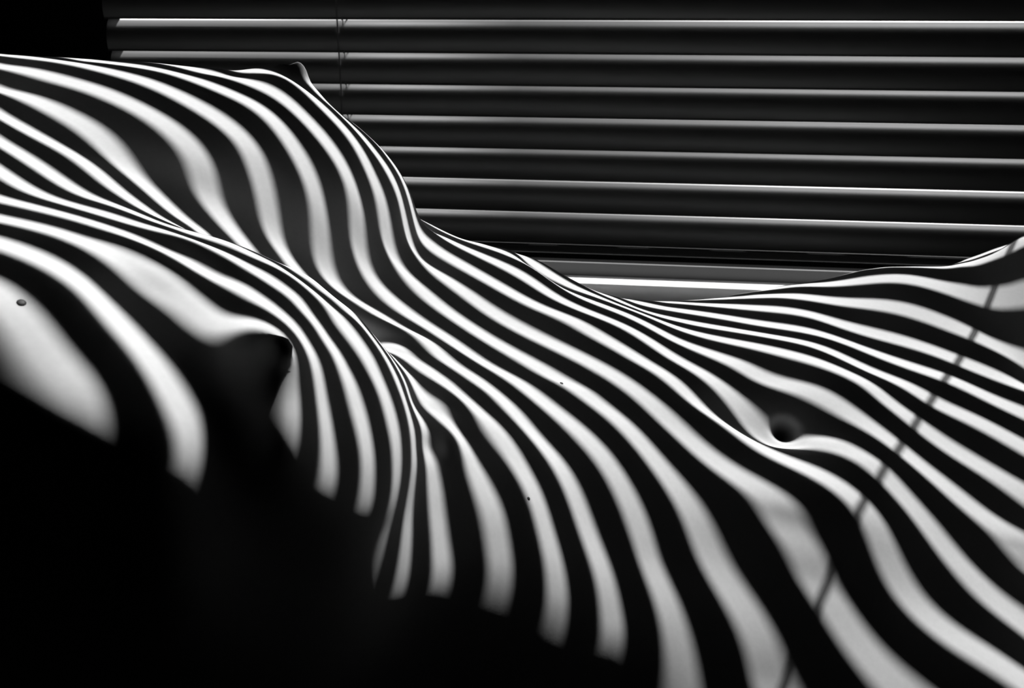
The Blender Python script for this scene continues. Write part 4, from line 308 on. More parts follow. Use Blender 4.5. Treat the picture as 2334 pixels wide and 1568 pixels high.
2300 2301 2305 2310 2318 2328 2341 2355 2372 2392 2414 2438 2464 2492 2523 2556 2592 2629 2669 2710 2753 2797 2842 2888 2933 2979 3024 3068 3112 3155 3197 3239 3281 3321 3362 3403 3443 3483 3523 3563 3601 3637 3668 3688 3690 3675 3691 3723 3707 3658 3605 3537 3393 3185 2957 2731 2529 2381 2277 2189 2099 2011 1933 1870 1822 1776 1726 1670 1612 1565 1522 1480 1443 1411 1383 1358 1337 1319 1304 1294 1287 1283 1279 1275 1272 1269 1267 1266 1267 1270 1275 1283 1293 1306 1321 1338 1357 1378 1400 1425 1454 1487 1528 1578 1639 1716 1809 1909 2014 2120 2229 2337 2441 2540 2630 2710 2777 2829 2867 2888 2892 2878 2844 2801 2755 2711 2669 2629 2592 2556 2523 2492 2464 2438 2414 2392 2372 2355 2341 2328 2318 2310 2305 2301
2300 2301 2305 2310 2318 2328 2341 2355 2372 2392 2414 2438 2464 2492 2523 2556 2592 2629 2669 2710 2753 2797 2842 2888 2933 2979 3024 3068 3112 3156 3199 3241 3283 3325 3367 3409 3451 3493 3535 3577 3618 3657 3690 3714 3723 3726 3747 3756 3737 3710 3669 3613 3499 3300 3068 2830 2600 2422 2302 2209 2121 2036 1958 1892 1837 1784 1726 1669 1614 1567 1522 1480 1443 1410 1383 1359 1338 1319 1304 1291 1282 1276 1272 1270 1268 1266 1265 1266 1267 1270 1274 1280 1288 1299 1314 1332 1353 1377 1402 1430 1463 1500 1545 1599 1665 1747 1845 1951 2060 2170 2279 2385 2486 2580 2665 2738 2799 2846 2879 2896 2896 2879 2844 2800 2755 2711 2669 2629 2592 2556 2523 2492 2464 2438 2414 2392 2372 2355 2341 2328 2318 2310 2305 2301
2300 2301 2305 2310 2318 2328 2341 2355 2372 2392 2414 2438 2464 2492 2523 2556 2592 2629 2669 2710 2753 2797 2842 2888 2933 2979 3024 3068 3112 3156 3199 3242 3284 3327 3369 3412 3455 3499 3543 3587 3630 3672 3710 3744 3774 3804 3808 3792 3775 3762 3727 3676 3619 3436 3196 2950 2696 2487 2342 2237 2146 2062 1985 1918 1857 1795 1730 1671 1619 1572 1526 1484 1445 1412 1385 1362 1342 1324 1308 1294 1284 1275 1270 1267 1265 1265 1266 1268 1271 1274 1277 1282 1289 1300 1313 1331 1353 1378 1406 1437 1472 1514 1564 1624 1697 1786 1888 1996 2107 2218 2327 2431 2529 2618 2698 2766 2821 2863 2890 2902 2899 2880 2844 2800 2755 2711 2669 2629 2592 2556 2523 2492 2464 2438 2414 2392 2372 2355 2341 2328 2318 2310 2305 2301
2300 2301 2305 2310 2318 2328 2341 2355 2372 2392 2414 2438 2464 2492 2523 2556 2592 2629 2669 2710 2753 2797 2842 2888 2933 2979 3023 3068 3112 3155 3199 3241 3284 3327 3370 3413 3457 3502 3547 3592 3637 3681 3723 3760 3793 3815 3819 3820 3816 3808 3786 3746 3722 3592 3346 3083 2807 2570 2400 2277 2178 2091 2014 1944 1876 1806 1736 1678 1628 1582 1537 1494 1454 1420 1391 1368 1349 1332 1316 1302 1290 1281 1273 1269 1266 1266 1269 1272 1276 1280 1284 1288 1294 1304 1317 1334 1356 1382 1411 1444 1482 1528 1583 1649 1729 1824 1929 2040 2153 2265 2373 2475 2569 2654 2729 2791 2841 2878 2901 2909 2902 2880 2844 2800 2754 2710 2669 2629 2592 2556 2523 2492 2464 2438 2414 2392 2372 2355 2341 2328 2318 2310 2305 2301
2300 2301 2305 2310 2318 2328 2341 2355 2372 2392 2414 2438 2464 2492 2523 2556 2592 2629 2669 2710 2753 2797 2842 2888 2933 2978 3023 3067 3111 3154 3197 3240 3283 3325 3368 3412 3456 3501 3547 3593 3639 3685 3729 3769 3803 3829 3843 3851 3851 3848 3847 3814 3796 3734 3515 3236 2926 2660 2468 2328 2218 2126 2047 1974 1900 1825 1753 1694 1646 1600 1556 1512 1472 1435 1405 1380 1360 1343 1328 1313 1301 1290 1281 1275 1272 1272 1274 1279 1284 1289 1293 1296 1301 1310 1322 1340 1362 1389 1420 1454 1494 1542 1600 1670 1754 1854 1964 2079 2196 2309 2417 2517 2608 2689 2758 2816 2861 2892 2910 2915 2905 2881 2844 2800 2754 2710 2669 2629 2592 2556 2523 2492 2464 2438 2414 2392 2372 2355 2341 2328 2318 2310 2305 2301
2300 2301 2305 2310 2318 2328 2341 2355 2372 2392 2414 2438 2464 2492 2523 2556 2592 2629 2669 2710 2753 2797 2842 2888 2933 2978 3022 3066 3110 3153 3195 3238 3280 3322 3365 3408 3453 3498 3543 3590 3637 3684 3730 3773 3811 3843 3868 3884 3884 3885 3898 3890 3851 3803 3661 3397 3056 2751 2536 2383 2262 2164 2083 2008 1932 1854 1783 1722 1672 1625 1580 1536 1494 1457 1425 1398 1376 1358 1342 1327 1313 1302 1292 1285 1281 1281 1284 1290 1296 1302 1305 1307 1311 1318 1330 1347 1371 1401 1433 1469 1510 1558 1617 1687 1773 1877 1993 2116 2237 2352 2459 2556 2644 2721 2786 2839 2879 2906 2919 2920 2907 2882 2844 2799 2754 2710 2669 2629 2592 2556 2523 2492 2464 2438 2414 2392 2372 2355 2341 2328 2318 2310 2305 2301
2300 2301 2305 2310 2318 2328 2341 2355 2372 2392 2414 2438 2464 2492 2523 2556 2592 2629 2669 2710 2753 2797 2842 2888 2933 2977 3021 3065 3108 3151 3193 3235 3276 3318 3361 3403 3447 3492 3538 3584 3632 3680 3727 3773 3815 3853 3883 3903 3911 3923 3941 3945 3907 3872 3763 3542 3193 2847 2603 2435 2304 2200 2116 2041 1963 1886 1815 1754 1702 1653 1607 1562 1520 1482 1448 1419 1396 1376 1359 1343 1328 1315 1304 1296 1292 1293 1298 1305 1313 1320 1322 1320 1324 1330 1340 1359 1385 1418 1454 1492 1533 1581 1636 1702 1788 1899 2026 2156 2278 2393 2499 2594 2679 2752 2812 2860 2896 2918 2928 2925 2910 2882 2844 2799 2754 2710 2669 2629 2592 2556 2523 2492 2464 2438 2414 2392 2372 2355 2341 2328 2318 2310 2305 2301
2300 2301 2305 2310 2318 2328 2341 2355 2372 2392 2414 2438 2464 2492 2523 2556 2592 2629 2669 2710 2753 2797 2842 2887 2932 2977 3021 3064 3106 3148 3190 3231 3272 3313 3355 3397 3440 3484 3529 3576 3624 3673 3722 3770 3816 3859 3894 3921 3942 3963 3984 3988 3962 3905 3829 3655 3322 2950 2675 2487 2343 2229 2141 2065 1989 1913 1843 1782 1729 1680 1633 1588 1546 1507 1472 1442 1417 1396 1378 1361 1345 1331 1318 1309 1305 1307 1315 1325 1335 1343 1344 1341 1345 1349 1355 1375 1407 1444 1484 1524 1565 1609 1659 1716 1802 1922 2057 2192 2318 2433 2538 2631 2712 2781 2838 2881 2912 2930 2936 2930 2912 2883 2843 2799 2754 2710 2669 2629 2592 2556 2523 2492 2464 2438 2414 2392 2372 2355 2341 2328 2318 2310 2305 2301
2300 2301 2305 2310 2318 2328 2341 2355 2372 2392 2414 2438 2464 2492 2523 2556 2592 2629 2669 2710 2753 2797 2842 2887 2932 2976 3020 3062 3104 3146 3187 3227 3267 3308 3348 3389 3431 3475 3519 3566 3614 3663 3714 3765 3815 3863 3906 3942 3971 3998 4015 4021 3999 3944 3887 3746 3431 3051 2753 2546 2385 2258 2162 2084 2009 1936 1867 1806 1752 1703 1656 1612 1570 1531 1496 1465 1439 1417 1399 1382 1365 1350 1336 1325 1320 1325 1337 1351 1365 1374 1377 1377 1378 1378 1378 1402 1440 1484 1528 1570 1610 1649 1688 1734 1828 1958 2097 2233 2360 2475 2578 2668 2746 2810 2862 2901 2927 2941 2943 2934 2914 2884 2843 2799 2754 2710 2669 2629 2592 2556 2523 2492 2464 2438 2414 2392 2372 2355 2341 2328 2318 2310 2305 2301
2300 2301 2305 2310 2318 2328 2341 2355 2372 2392 2414 2438 2464 2492 2523 2556 2592 2629 2669 2710 2753 2797 2842 2887 2932 2976 3019 3061 3102 3143 3183 3223 3262 3301 3341 3381 3422 3464 3508 3554 3601 3651 3704 3757 3811 3865 3917 3966 4008 4033 4047 4047 4026 3976 3927 3833 3541 3144 2834 2617 2440 2297 2190 2106 2031 1958 1890 1828 1773 1724 1678 1635 1594 1555 1520 1488 1462 1441 1423 1406 1390 1374 1359 1344 1338 1348 1366 1386 1404 1417 1423 1425 1424 1418 1415 1447 1493 1543 1590 1635 1676 1715 1755 1809 1902 2024 2156 2288 2410 2522 2621 2707 2780 2840 2886 2921 2942 2952 2951 2938 2916 2884 2843 2799 2754 2710 2669 2629 2592 2556 2523 2492 2464 2438 2414 2392 2372 2355 2341 2328 2318 2310 2305 2301
2300 2301 2305 2310 2318 2328 2341 2355 2372 2392 2414 2438 2464 2492 2523 2556 2592 2629 2669 2710 2753 2797 2842 2887 2932 2975 3018 3060 3101 3141 3180 3219 3257 3295 3333 3372 3411 3452 3495 3539 3587 3637 3690 3745 3803 3862 3921 3977 4025 4059 4069 4056 4045 4013 3961 3900 3685 3227 2894 2681 2499 2344 2226 2137 2060 1987 1916 1853 1796 1745 1699 1657 1616 1579 1544 1510 1486 1467 1452 1438 1423 1406 1391 1369 1363 1381 1407 1434 1457 1474 1484 1489 1489 1487 1493 1526 1573 1624 1674 1720 1764 1807 1854 1916 2004 2114 2235 2356 2470 2575 2668 2748 2815 2869 2911 2940 2957 2963 2958 2943 2918 2884 2843 2798 2754 2710 2669 2629 2592 2556 2523 2492 2464 2438 2414 2392 2372 2355 2341 2328 2318 2310 2305 2301
2300 2301 2305 2310 2318 2328 2341 2355 2372 2392 2414 2438 2464 2492 2523 2556 2592 2629 2669 2710 2753 2797 2842 2887 2931 2975 3017 3058 3099 3138 3177 3215 3252 3288 3325 3362 3400 3439 3480 3524 3570 3620 3673 3729 3789 3851 3915 3977 4033 4073 4081 4074 4062 4021 4002 3945 3878 3374 2941 2724 2551 2390 2265 2173 2097 2024 1951 1882 1821 1768 1721 1680 1641 1605 1569 1534 1513 1500 1489 1478 1464 1449 1431 1410 1411 1435 1466 1497 1524 1545 1561 1571 1577 1584 1599 1632 1676 1726 1775 1824 1871 1919 1972 2037 2120 2219 2326 2435 2539 2634 2719 2792 2852 2900 2936 2960 2972 2974 2965 2947 2920 2885 2843 2798 2753 2710 2669 2629 2592 2556 2523 2492 2464 2438 2414 2392 2372 2355 2341 2328 2318 2310 2305 2301
2300 2301 2305 2310 2318 2328 2341 2355 2372 2392 2414 2438 2464 2492 2523 2556 2592 2629 2669 2710 2753 2797 2842 2887 2931 2974 3016 3057 3097 3136 3174 3211 3246 3282 3317 3352 3388 3425 3464 3506 3551 3599 3652 3709 3769 3833 3899 3962 4020 4063 4089 4093 4069 4015 4122 4026 3975 3595 3021 2756 2586 2421 2293 2205 2136 2066 1991 1916 1851 1795 1748 1707 1669 1632 1594 1563 1549 1542 1536 1528 1519 1507 1494 1483 1490 1513 1543 1576 1605 1630 1651 1667 1680 1696 1718 1752 1794 1842 1891 1941 1990 2042 2098 2164 2242 2330 2425 2521 2613 2698 2773 2838 2891 2932 2961 2980 2987 2984 2972 2951 2922 2885 2843 2798 2753 2710 2669 2629 2592 2556 2523 2492 2464 2438 2414 2392 2372 2355 2341 2328 2318 2310 2305 2301
2300 2301 2305 2310 2318 2328 2341 2355 2372 2392 2414 2438 2464 2492 2523 2556 2592 2629 2669 2710 2753 2797 2842 2887 2931 2974 3016 3057 3096 3134 3171 3207 3242 3275 3309 3342 3376 3411 3448 3487 3530 3576 3628 3684 3744 3809 3875 3941 4000 4049 4078 4084 4073 4091 4232 4084 4098 3924 3249 2825 2610 2431 2298 2221 2168 2106 2031 1955 1885 1825 1779 1740 1704 1670 1637 1613 1602 1597 1594 1591 1586 1579 1574 1573 1583 1605 1635 1667 1698 1726 1751 1773 1793 1816 1844 1879 1921 1967 2016 2066 2116 2170 2227 2291 2364 2443 2526 2610 2690 2764 2829 2885 2930 2964 2987 3000 3002 2995 2979 2955 2923 2886 2843 2798 2753 2710 2669 2629 2592 2556 2523 2492 2464 2438 2414 2392 2372 2355 2341 2328 2318 2310 2305 2301
2300 2301 2305 2310 2318 2328 2341 2355 2372 2392 2414 2438 2464 2492 2523 2556 2592 2629 2669 2710 2753 2797 2842 2887 2931 2974 3016 3056 3095 3133 3169 3204 3237 3270 3301 3332 3364 3396 3430 3467 3506 3551 3600 3654 3714 3779 3847 3916 3981 4037 4080 4131 4187 4275 4341 4216 4159 4173 3623 2998 2674 2444 2287 2212 2179 2134 2065 1990 1921 1862 1818 1781 1749 1720 1694 1676 1667 1664 1663 1663 1663 1662 1663 1669 1684 1706 1735 1767 1798 1829 1857 1884 1910 1938 1970 2007 2050 2095 2143 2193 2244 2298 2355 2416 2483 2553 2626 2699 2768 2831 2886 2933 2970 2996 3013 3019 3017 3005 2985 2958 2925 2886 2843 2798 2753 2710 2669 2629 2592 2556 2523 2492 2464 2438 2414 2392 2372 2355 2341 2328 2318 2310 2305 2301
2300 2301 2305 2310 2318 2328 2341 2355 2372 2392 2414 2438 2464 2492 2523 2556 2592 2629 2669 2710 2753 2797 2842 2887 2931 2974 3016 3056 3095 3132 3167 3201 3234 3264 3294 3323 3352 3381 3412 3445 3481 3522 3568 3620 3679 3745 3817 3893 3971 4051 4135 4234 4338 4390 4403 4372 4245 4359 4065 3304 2827 2501 2280 2190 2169 2142 2084 2019 1957 1905 1864 1831 1803 1779 1759 1746 1739 1738 1740 1743 1746 1751 1758 1769 1786 1810 1839 1870 1903 1935 1966 1997 2028 2060 2095 2134 2177 2222 2270 2319 2370 2423 2478 2536 2597 2660 2723 2785 2844 2897 2943 2980 3009 3028 3038 3039 3031 3015 2992 2962 2927 2887 2843 2798 2753 2710 2669 2629 2592 2556 2523 2492 2464 2438 2414 2392 2372 2355 2341 2328 2318 2310 2305 2301
2300 2301 2305 2310 2318 2328 2341 2355 2372 2392 2414 2438 2464 2492 2523 2556 2592 2629 2669 2710 2753 2797 2842 2887 2931 2974 3016 3056 3095 3132 3167 3200 3231 3260 3288 3314 3340 3366 3393 3422 3454 3491 3533 3582 3639 3705 3780 3864 3958 4062 4178 4303 4416 4461 4460 4506 4351 4506 4386 3654 3084 2629 2305 2189 2157 2134 2092 2042 1992 1948 1913 1884 1861 1842 1828 1819 1816 1816 1820 1826 1833 1842 1853 1868 1888 1913 1942 1974 2007 2040 2074 2108 2142 2177 2215 2256 2299 2344 2392 2441 2490 2542 2594 2648 2704 2760 2815 2868 2917 2960 2997 3026 3046 3059 3062 3057 3045 3025 2998 2966 2928 2887 2843 2797 2753 2710 2669 2629 2592 2556 2523 2492 2464 2438 2414 2392 2372 2355 2341 2328 2318 2310 2305 2301
2300 2301 2305 2310 2318 2328 2341 2355 2372 2392 2414 2438 2464 2492 2523 2556 2592 2629 2669 2710 2753 2797 2842 2887 2931 2975 3016 3057 3095 3132 3167 3199 3229 3257 3282 3306 3329 3352 3375 3399 3426 3457 3494 3539 3592 3656 3732 3822 3927 4048 4185 4328 4456 4530 4532 4591 4494 4524 4410 3938 3428 2878 2466 2279 2199 2153 2111 2069 2029 1993 1964 1940 1922 1908 1899 1893 1893 1896 1901 1909 1920 1932 1946 1965 1987 2012 2042 2074 2108 2142 2178 2214 2250 2289 2328 2370 2414 2460 2507 2555 2603 2653 2702 2753 2803 2852 2900 2945 2985 3020 3048 3069 3082 3088 3085 3075 3058 3034 3004 2969 2930 2887 2843 2797 2753 2710 2669 2629 2592 2556 2523 2492 2464 2438 2414 2392 2372 2355 2341 2328 2318 2310 2305 2301
2300 2301 2305 2310 2318 2328 2341 2355 2372 2392 2414 2438 2464 2492 2523 2556 2592 2629 2669 2710 2753 2797 2842 2887 2932 2975 3017 3058 3097 3133 3167 3199 3228 3254 3278 3300 3319 3338 3356 3376 3397 3422 3452 3490 3537 3596 3669 3759 3868 3997 4145 4303 4456 4576 4644 4651 4576 4519 4382 4068 3642 3117 2687 2428 2287 2205 2149 2105 2069 2040 2016 1997 1984 1974 1968 1966 1968 1973 1981 1991 2004 2018 2035 2056 2079 2106 2136 2169 2203 2239 2275 2313 2352 2391 2433 2476 2520 2566 2612 2659 2707 2754 2801 2848 2893 2937 2978 3015 3048 3075 3095 3109 3116 3115 3107 3092 3070 3042 3010 2972 2931 2888 2843 2797 2753 2710 2669 2629 2592 2556 2523 2492 2464 2438 2414 2392 2372 2355 2341 2328 2318 2310 2305 2301
2300 2301 2305 2310 2318 2328 2341 2355 2372 2392 2414 2438 2464 2492 2523 2556 2592 2629 2669 2710 2753 2797 2842 2887 2932 2976 3018 3059 3098 3135 3169 3200 3228 3253 3275 3294 3311 3325 3339 3352 3367 3385 3407 3436 3474 3524 3589 3672 3775 3901 4048 4212 4384 4548 4668 4645 4537 4419 4252 3986 3625 3197 2817 2546 2373 2266 2197 2149 2114 2088 2068 2054 2044 2038 2036 2036 2040 2047 2057 2069 2083 2099 2118 2140 2165 2193 2223 2256 2291 2327 2365 2403 2443 2485 2527 2571 2616 2661 2708 2754 2800 2846 2890 2933 2975 3013 3048 3079 3105 3125 3139 3146 3146 3139 3126 3106 3081 3050 3014 2975 2933 2888 2843 2797 2753 2710 2669 2629 2592 2556 2523 2492 2464 2438 2414 2392 2372 2355 2341 2328 2318 2310 2305 2301
2300 2301 2305 2310 2318 2328 2341 2355 2372 2392 2414 2438 2464 2492 2523 2556 2592 2629 2669 2710 2753 2797 2842 2888 2933 2977 3020 3061 3101 3137 3172 3202 3230 3254 3274 3291 3304 3315 3323 3331 3338 3347 3360 3378 3405 3442 3493 3562 3650 3759 3890 4038 4194 4338 4432 4417 4323 4194 4023 3790 3493 3158 2847 2603 2432 2317 2243 2193 2159 2136 2120 2109 2102 2099 2099 2102 2108 2116 2127 2140 2155 2173 2193 2216 2242 2270 2301 2334 2369 2406 2444 2484 2525 2567 2611 2655 2700 2746 2792 2837 2882 2926 2969 3009 3046 3080 3110 3135 3155 3169 3177 3178 3173 3161 3143 3119 3090 3056 3019 2977 2934 2888 2842 2797 2753 2710 2669 2629 2592 2556 2523 2492 2464 2438 2414 2392 2372 2355 2341 2328 2318 2310 2305 2301
2300 2301 2305 2310 2318 2328 2341 2355 2372 2392 2414 2438 2464 2492 2523 2556 2592 2629 2669 2710 2753 2797 2842 2888 2933 2978 3021 3063 3103 3140 3175 3206 3233 3256 3274 3289 3299 3306 3310 3311 3311 3312 3314 3320 3332 3354 3386 3434 3498 3581 3681 3796 3914 4018 4077 4064 3989 3874 3722 3528 3295 3042 2802 2603 2454 2350 2280 2233 2202 2182 2169 2161 2156 2155 2157 2161 2168 2177 2189 2203 2219 2238 2259 2283 2309 2337 2368 2402 2437 2474 2513 2554 2595 2638 2682 2727 2773 2818 2864 2909 2953 2995 3036 3073 3107 3138 3163 3184 3199 3208 3210 3206 3196 3180 3158 3130 3098 3062 3022 2979 2934 2888 2842 2797 2753 2710 2669 2629 2592 2556 2523 2492 2464 2438 2414 2392 2372 2355 2341 2328 2318 2310 2305 2301
2300 2301 2305 2310 2318 2328 2341 2355 2372 2392 2414 2438 2464 2492 2523 2556 2592 2629 2669 2710 2753 2797 2842 2888 2934 2979 3023 3065 3106 3144 3178 3209 3236 3259 3276 3289 3297 3300 3299 3295 3288 3279 3271 3264 3262 3265 3276 3299 3334 3383 3445 3516 3589 3649 3678 3661 3600 3507 3386 3237 3066 2883 2710 2562 2447 2363 2305 2266 2240 2224 2213 2207 2204 2205 2208 2213 2221 2230 2243 2257 2274 2293 2315 2339 2365 2394 2425 2458 2494 2531 2570 2611 2653 2697 2741 2787 2832 2878 2924 2968 3012 3053 3091 3127 3158 3186 3208 3224 3235 3240 3238 3230 3215 3195 3170 3139 3104 3066 3024 2980 2935 2889 2842 2797 2753 2710 2669 2629 2592 2556 2523 2492 2464 2438 2414 2392 2372 2355 2341 2328 2318 2310 2305 2301
2300 2301 2305 2310 2318 2328 2341 2355 2372 2392 2414 2438 2464 2492 2523 2556 2592 2629 2669 2710 2753 2797 2842 2888 2934 2980 3024 3067 3109 3147 3182 3214 3240 3262 3279 3291 3296 3297 3292 3282 3269 3253 3234 3216 3198 3184 3174 3170 3174 3188 3210 3238 3266 3286 3287 3263 3213 3142 3053 2950 2834 2715 2601 2502 2423 2364 2321 2292 2272 2259 2251 2247 2245 2246 2250 2255 2263 2274 2286 2301 2318 2337 2359 2383 2410 2438 2470 2503 2538 2576 2615 2656 2699 2743 2787 2833 2879 2925 2970 3015 3057 3098 3135 3169 3199 3224 3243 3257 3264 3265 3260 3248 3231 3207 3179 3146 3109 3069 3026 2981 2935 2888 2842 2797 2753 2710 2669 2629 2592 2556 2523 2492 2464 2438 2414 2392 2372 2355 2341 2328 2318 2310 2305 2301
2300 2301 2305 2310 2318 2328 2341 2355 2372 2392 2414 2438 2464 2492 2523 2556 2592 2629 2669 2710 2753 2797 2842 2888 2934 2980 3025 3069 3111 3150 3186 3217 3245 3266 3283 3293 3297 3295 3288 3274 3256 3233 3207 3178 3149 3119 3090 3063 3041 3022 3008 2997 2987 2974 2953 2921 2878 2826 2767 2702 2634 2564 2499 2442 2395 2359 2331 2311 2297 2288 2281 2278 2277 2278 2281 2287 2295 2306 2318 2333 2350 2370 2391 2415 2442 2471 2502 2535 2570 2608 2647 2688 2731 2775 2820 2866 2912 2958 3004 3048 3090 3130 3167 3200 3228 3251 3269 3280 3285 3284 3276 3262 3241 3216 3185 3150 3112 3070 3026 2981 2935 2888 2842 2797 2753 2710 2669 2629 2592 2556 2523 2492 2464 2438 2414 2392 2372 2355 2341 2328 2318 2310 2305 2301
2300 2301 2305 2310 2318 2328 2341 2355 2372 2392 2414 2438 2464 2492 2523 2556 2592 2629 2669 2710 2753 2797 2842 2888 2935 2981 3026 3070 3113 3152 3188 3220 3248 3270 3286 3296 3299 3296 3286 3271 3249 3222 3191 3156 3118 3078 3036 2994 2952 2911 2872 2834 2797 2760 2724 2686 2647 2609 2570 2533 2496 2461 2428 2400 2375 2355 2338 2324 2314 2306 2300 2297 2296 2297 2301 2307 2315 2325 2337 2352 2369 2388 2410 2434 2461 2489 2520 2553 2589 2626 2665 2707 2749 2794 2839 2885 2931 2977 3023 3067 3110 3149 3186 3218 3245 3268 3284 3294 3298 3295 3285 3269 3248 3220 3188 3152 3113 3071 3026 2981 2935 2888 2842 2797 2753 2710 2669 2629 2592 2556 2523 2492 2464 2438 2414 2392 2372 2355 2341 2328 2318 2310 2305 2301
2300 2301 2305 2310 2318 2328 2341 2355 2372 2392 2414 2438 2464 2492 2523 2556 2592 2629 2669 2710 2753 2797 2842 2888 2935 2981 3026 3071 3113 3153 3189 3221 3249 3271 3287 3297 3300 3296 3286 3270 3248 3220 3187 3150 3110 3067 3022 2975 2928 2880 2833 2787 2742 2698 2657 2617 2580 2545 2513 2483 2456 2431 2408 2388 2370 2354 2340 2328 2319 2311 2306 2302 2301 2303 2306 2312 2319 2330 2342 2357 2374 2393 2415 2439 2465 2494 2525 2558 2593 2631 2670 2711 2754 2798 2844 2890 2936 2982 3028 3072 3114 3154 3190 3222 3250 3272 3288 3298 3301 3297 3287 3271 3249 3222 3189 3153 3113 3071 3026 2981 2935 2888 2842 2797 2753 2710 2669 2629 2592 2556 2523 2492 2464 2438 2414 2392 2372 2355 2341 2328 2318 2310 2305 2301
2300 2301 2305 2310 2318 2328 2341 2355 2372 2392 2414 2438 2464 2492 2523 2556 2592 2629 2669 2710 2753 2797 2842 2888 2934 2981 3026 3071 3113 3153 3189 3221 3249 3271 3287 3297 3300 3297 3287 3270 3248 3220 3188 3151 3111 3068 3023 2976 2929 2881 2833 2787 2741 2697 2655 2615 2578 2544 2512 2482 2455 2431 2409 2389 2371 2355 2341 2329 2319 2311 2306 2302 2301 2302 2306 2311 2319 2329 2342 2357 2374 2393 2415 2439 2465 2494 2525 2558 2593 2630 2670 2711 2754 2798 2843 2889 2936 2982 3028 3072 3114 3154 3190 3222 3250 3272 3288 3297 3301 3297 3287 3271 3249 3221 3189 3153 3113 3071 3026 2981 2934 2888 2842 2797 2753 2710 2669 2629 2592 2556 2523 2492 2464 2438 2414 2392 2372 2355 2341 2328 2318 2310 2305 2301
2300 2301 2305 2310 2318 2328 2341 2355 2372 2392 2414 2438 2464 2492 2523 2556 2592 2629 2669 2710 2753 2797 2842 2888 2934 2981 3026 3071 3113 3153 3189 3221 3249 3271 3287 3297 3300 3297 3287 3271 3248 3221 3189 3152 3112 3070 3025 2979 2933 2886 2839 2793 2748 2705 2664 2624 2587 2552 2519 2489 2461 2435 2412 2391 2372 2355 2341 2329 2318 2311 2305 2302 2300 2302 2305 2311 2318 2329 2341 2356 2373 2392 2414 2438 2464 2493 2524 2557 2592 2630 2669 2710 2753 2797 2842 2888 2935 2981 3027 3071 3113 3153 3189 3221 3249 3271 3287 3297 3300 3297 3287 3271 3249 3221 3189 3153 3113 3071 3026 2981 2934 2888 2842 2797 2753 2710 2669 2629 2592 2556 2523 2492 2464 2438 2414 2392 2372 2355 2341 2328 2318 2310 2305 2301
2300 2301 2305 2310 2318 2328 2341 2355 2372 2392 2414 2438 2464 2492 2523 2556 2592 2629 2669 2710 2753 2797 2842 2888 2934 2981 3026 3071 3113 3153 3189 3221 3249 3271 3287 3297 3300 3297 3287 3271 3249 3221 3189 3153 3113 3071 3026 2981 2934 2888 2842 2796 2752 2709 2668 2629 2591 2556 2523 2492 2464 2437 2413 2392 2373 2355 2341 2328 2318 2310 2305 2301 2300 2301 2305 2310 2318 2328 2341 2355 2372 2392 2414 2438 2464 2492 2523 2556 2592 2629 2669 2710 2753 2797 2842 2888 2935 2981 3026 3071 3113 3153 3189 3221 3249 3271 3287 3297 3300 3297 3287 3271 3249 3221 3189 3153 3113 3071 3026 2981 2934 2888 2842 2797 2753 2710 2669 2629 2592 2556 2523 2492 2464 2438 2414 2392 2372 2355 2341 2328 2318 2310 2305 2301
2300 2301 2305 2310 2318 2328 2341 2355 2372 2392 2414 2438 2464 2492 2523 2556 2592 2629 2669 2710 2753 2797 2842 2888 2934 2981 3026 3071 3113 3153 3189 3221 3249 3271 3287 3297 3300 3297 3287 3271 3249 3221 3189 3153 3113 3071 3026 2981 2935 2888 2842 2797 2753 2710 2669 2630 2592 2557 2524 2493 2464 2438 2414 2392 2373 2355 2341 2328 2318 2310 2304 2301 2300 2301 2304 2310 2318 2328 2341 2355 2372 2392 2413 2437 2464 2492 2523 2556 2592 2629 2668 2710 2752 2797 2842 2888 2934 2981 3026 3071 3113 3153 3189 3221 3248 3271 3287 3297 3300 3297 3287 3271 3249 3221 3189 3153 3113 3071 3026 2981 2934 2888 2842 2797 2753 2710 2669 2629 2592 2556 2523 2492 2464 2438 2414 2392 2372 2355 2341 2328 2318 2310 2305 2301
2300 2301 2305 2310 2318 2328 2341 2355 2372 2392 2414 2438 2464 2492 2523 2556 2592 2629 2669 2710 2753 2797 2842 2888 2934 2981 3026 3071 3113 3153 3189 3221 3249 3271 3287 3297 3300 3297 3287 3271 3249 3221 3189 3153 3113 3071 3026 2981 2935 2888 2842 2797 2753 2710 2669 2629 2592 2557 2524 2493 2464 2438 2414 2392 2373 2355 2341 2328 2318 2310 2304 2301 2300 2301 2304 2310 2318 2328 2341 2355 2372 2392 2413 2437 2464 2492 2523 2556 2592 2629 2668 2710 2752 2797 2842 2888 2934 2981 3026 3071 3113 3153 3189 3221 3249 3271 3287 3297 3300 3297 3287 3271 3249 3221 3189 3153 3113 3071 3026 2981 2934 2888 2842 2797 2753 2710 2669 2629 2592 2556 2523 2492 2464 2438 2414 2392 2372 2355 2341 2328 2318 2310 2305 2301
2300 2301 2305 2310 2318 2328 2341 2355 2372 2392 2414 2438 2464 2492 2523 2556 2592 2629 2669 2710 2753 2797 2842 2888 2934 2981 3026 3071 3113 3153 3189 3221 3249 3271 3287 3297 3300 3297 3287 3271 3249 3221 3189 3153 3113 3071 3026 2981 2935 2888 2842 2797 2753 2710 2669 2629 2592 2557 2523 2493 2464 2438 2414 2392 2372 2355 2341 2328 2318 2310 2304 2301 2300 2301 2304 2310 2318 2328 2341 2355 2372 2392 2413 2438 2464 2492 2523 2556 2592 2629 2669 2710 2753 2797 2842 2888 2934 2981 3026 3071 3113 3153 3189 3221 3249 3271 3287 3297 3300 3297 3287 3271 3249 3221 3189 3153 3113 3071 3026 2981 2934 2888 2842 2797 2753 2710 2669 2629 2592 2556 2523 2492 2464 2438 2414 2392 2372 2355 2341 2328 2318 2310 2305 2301
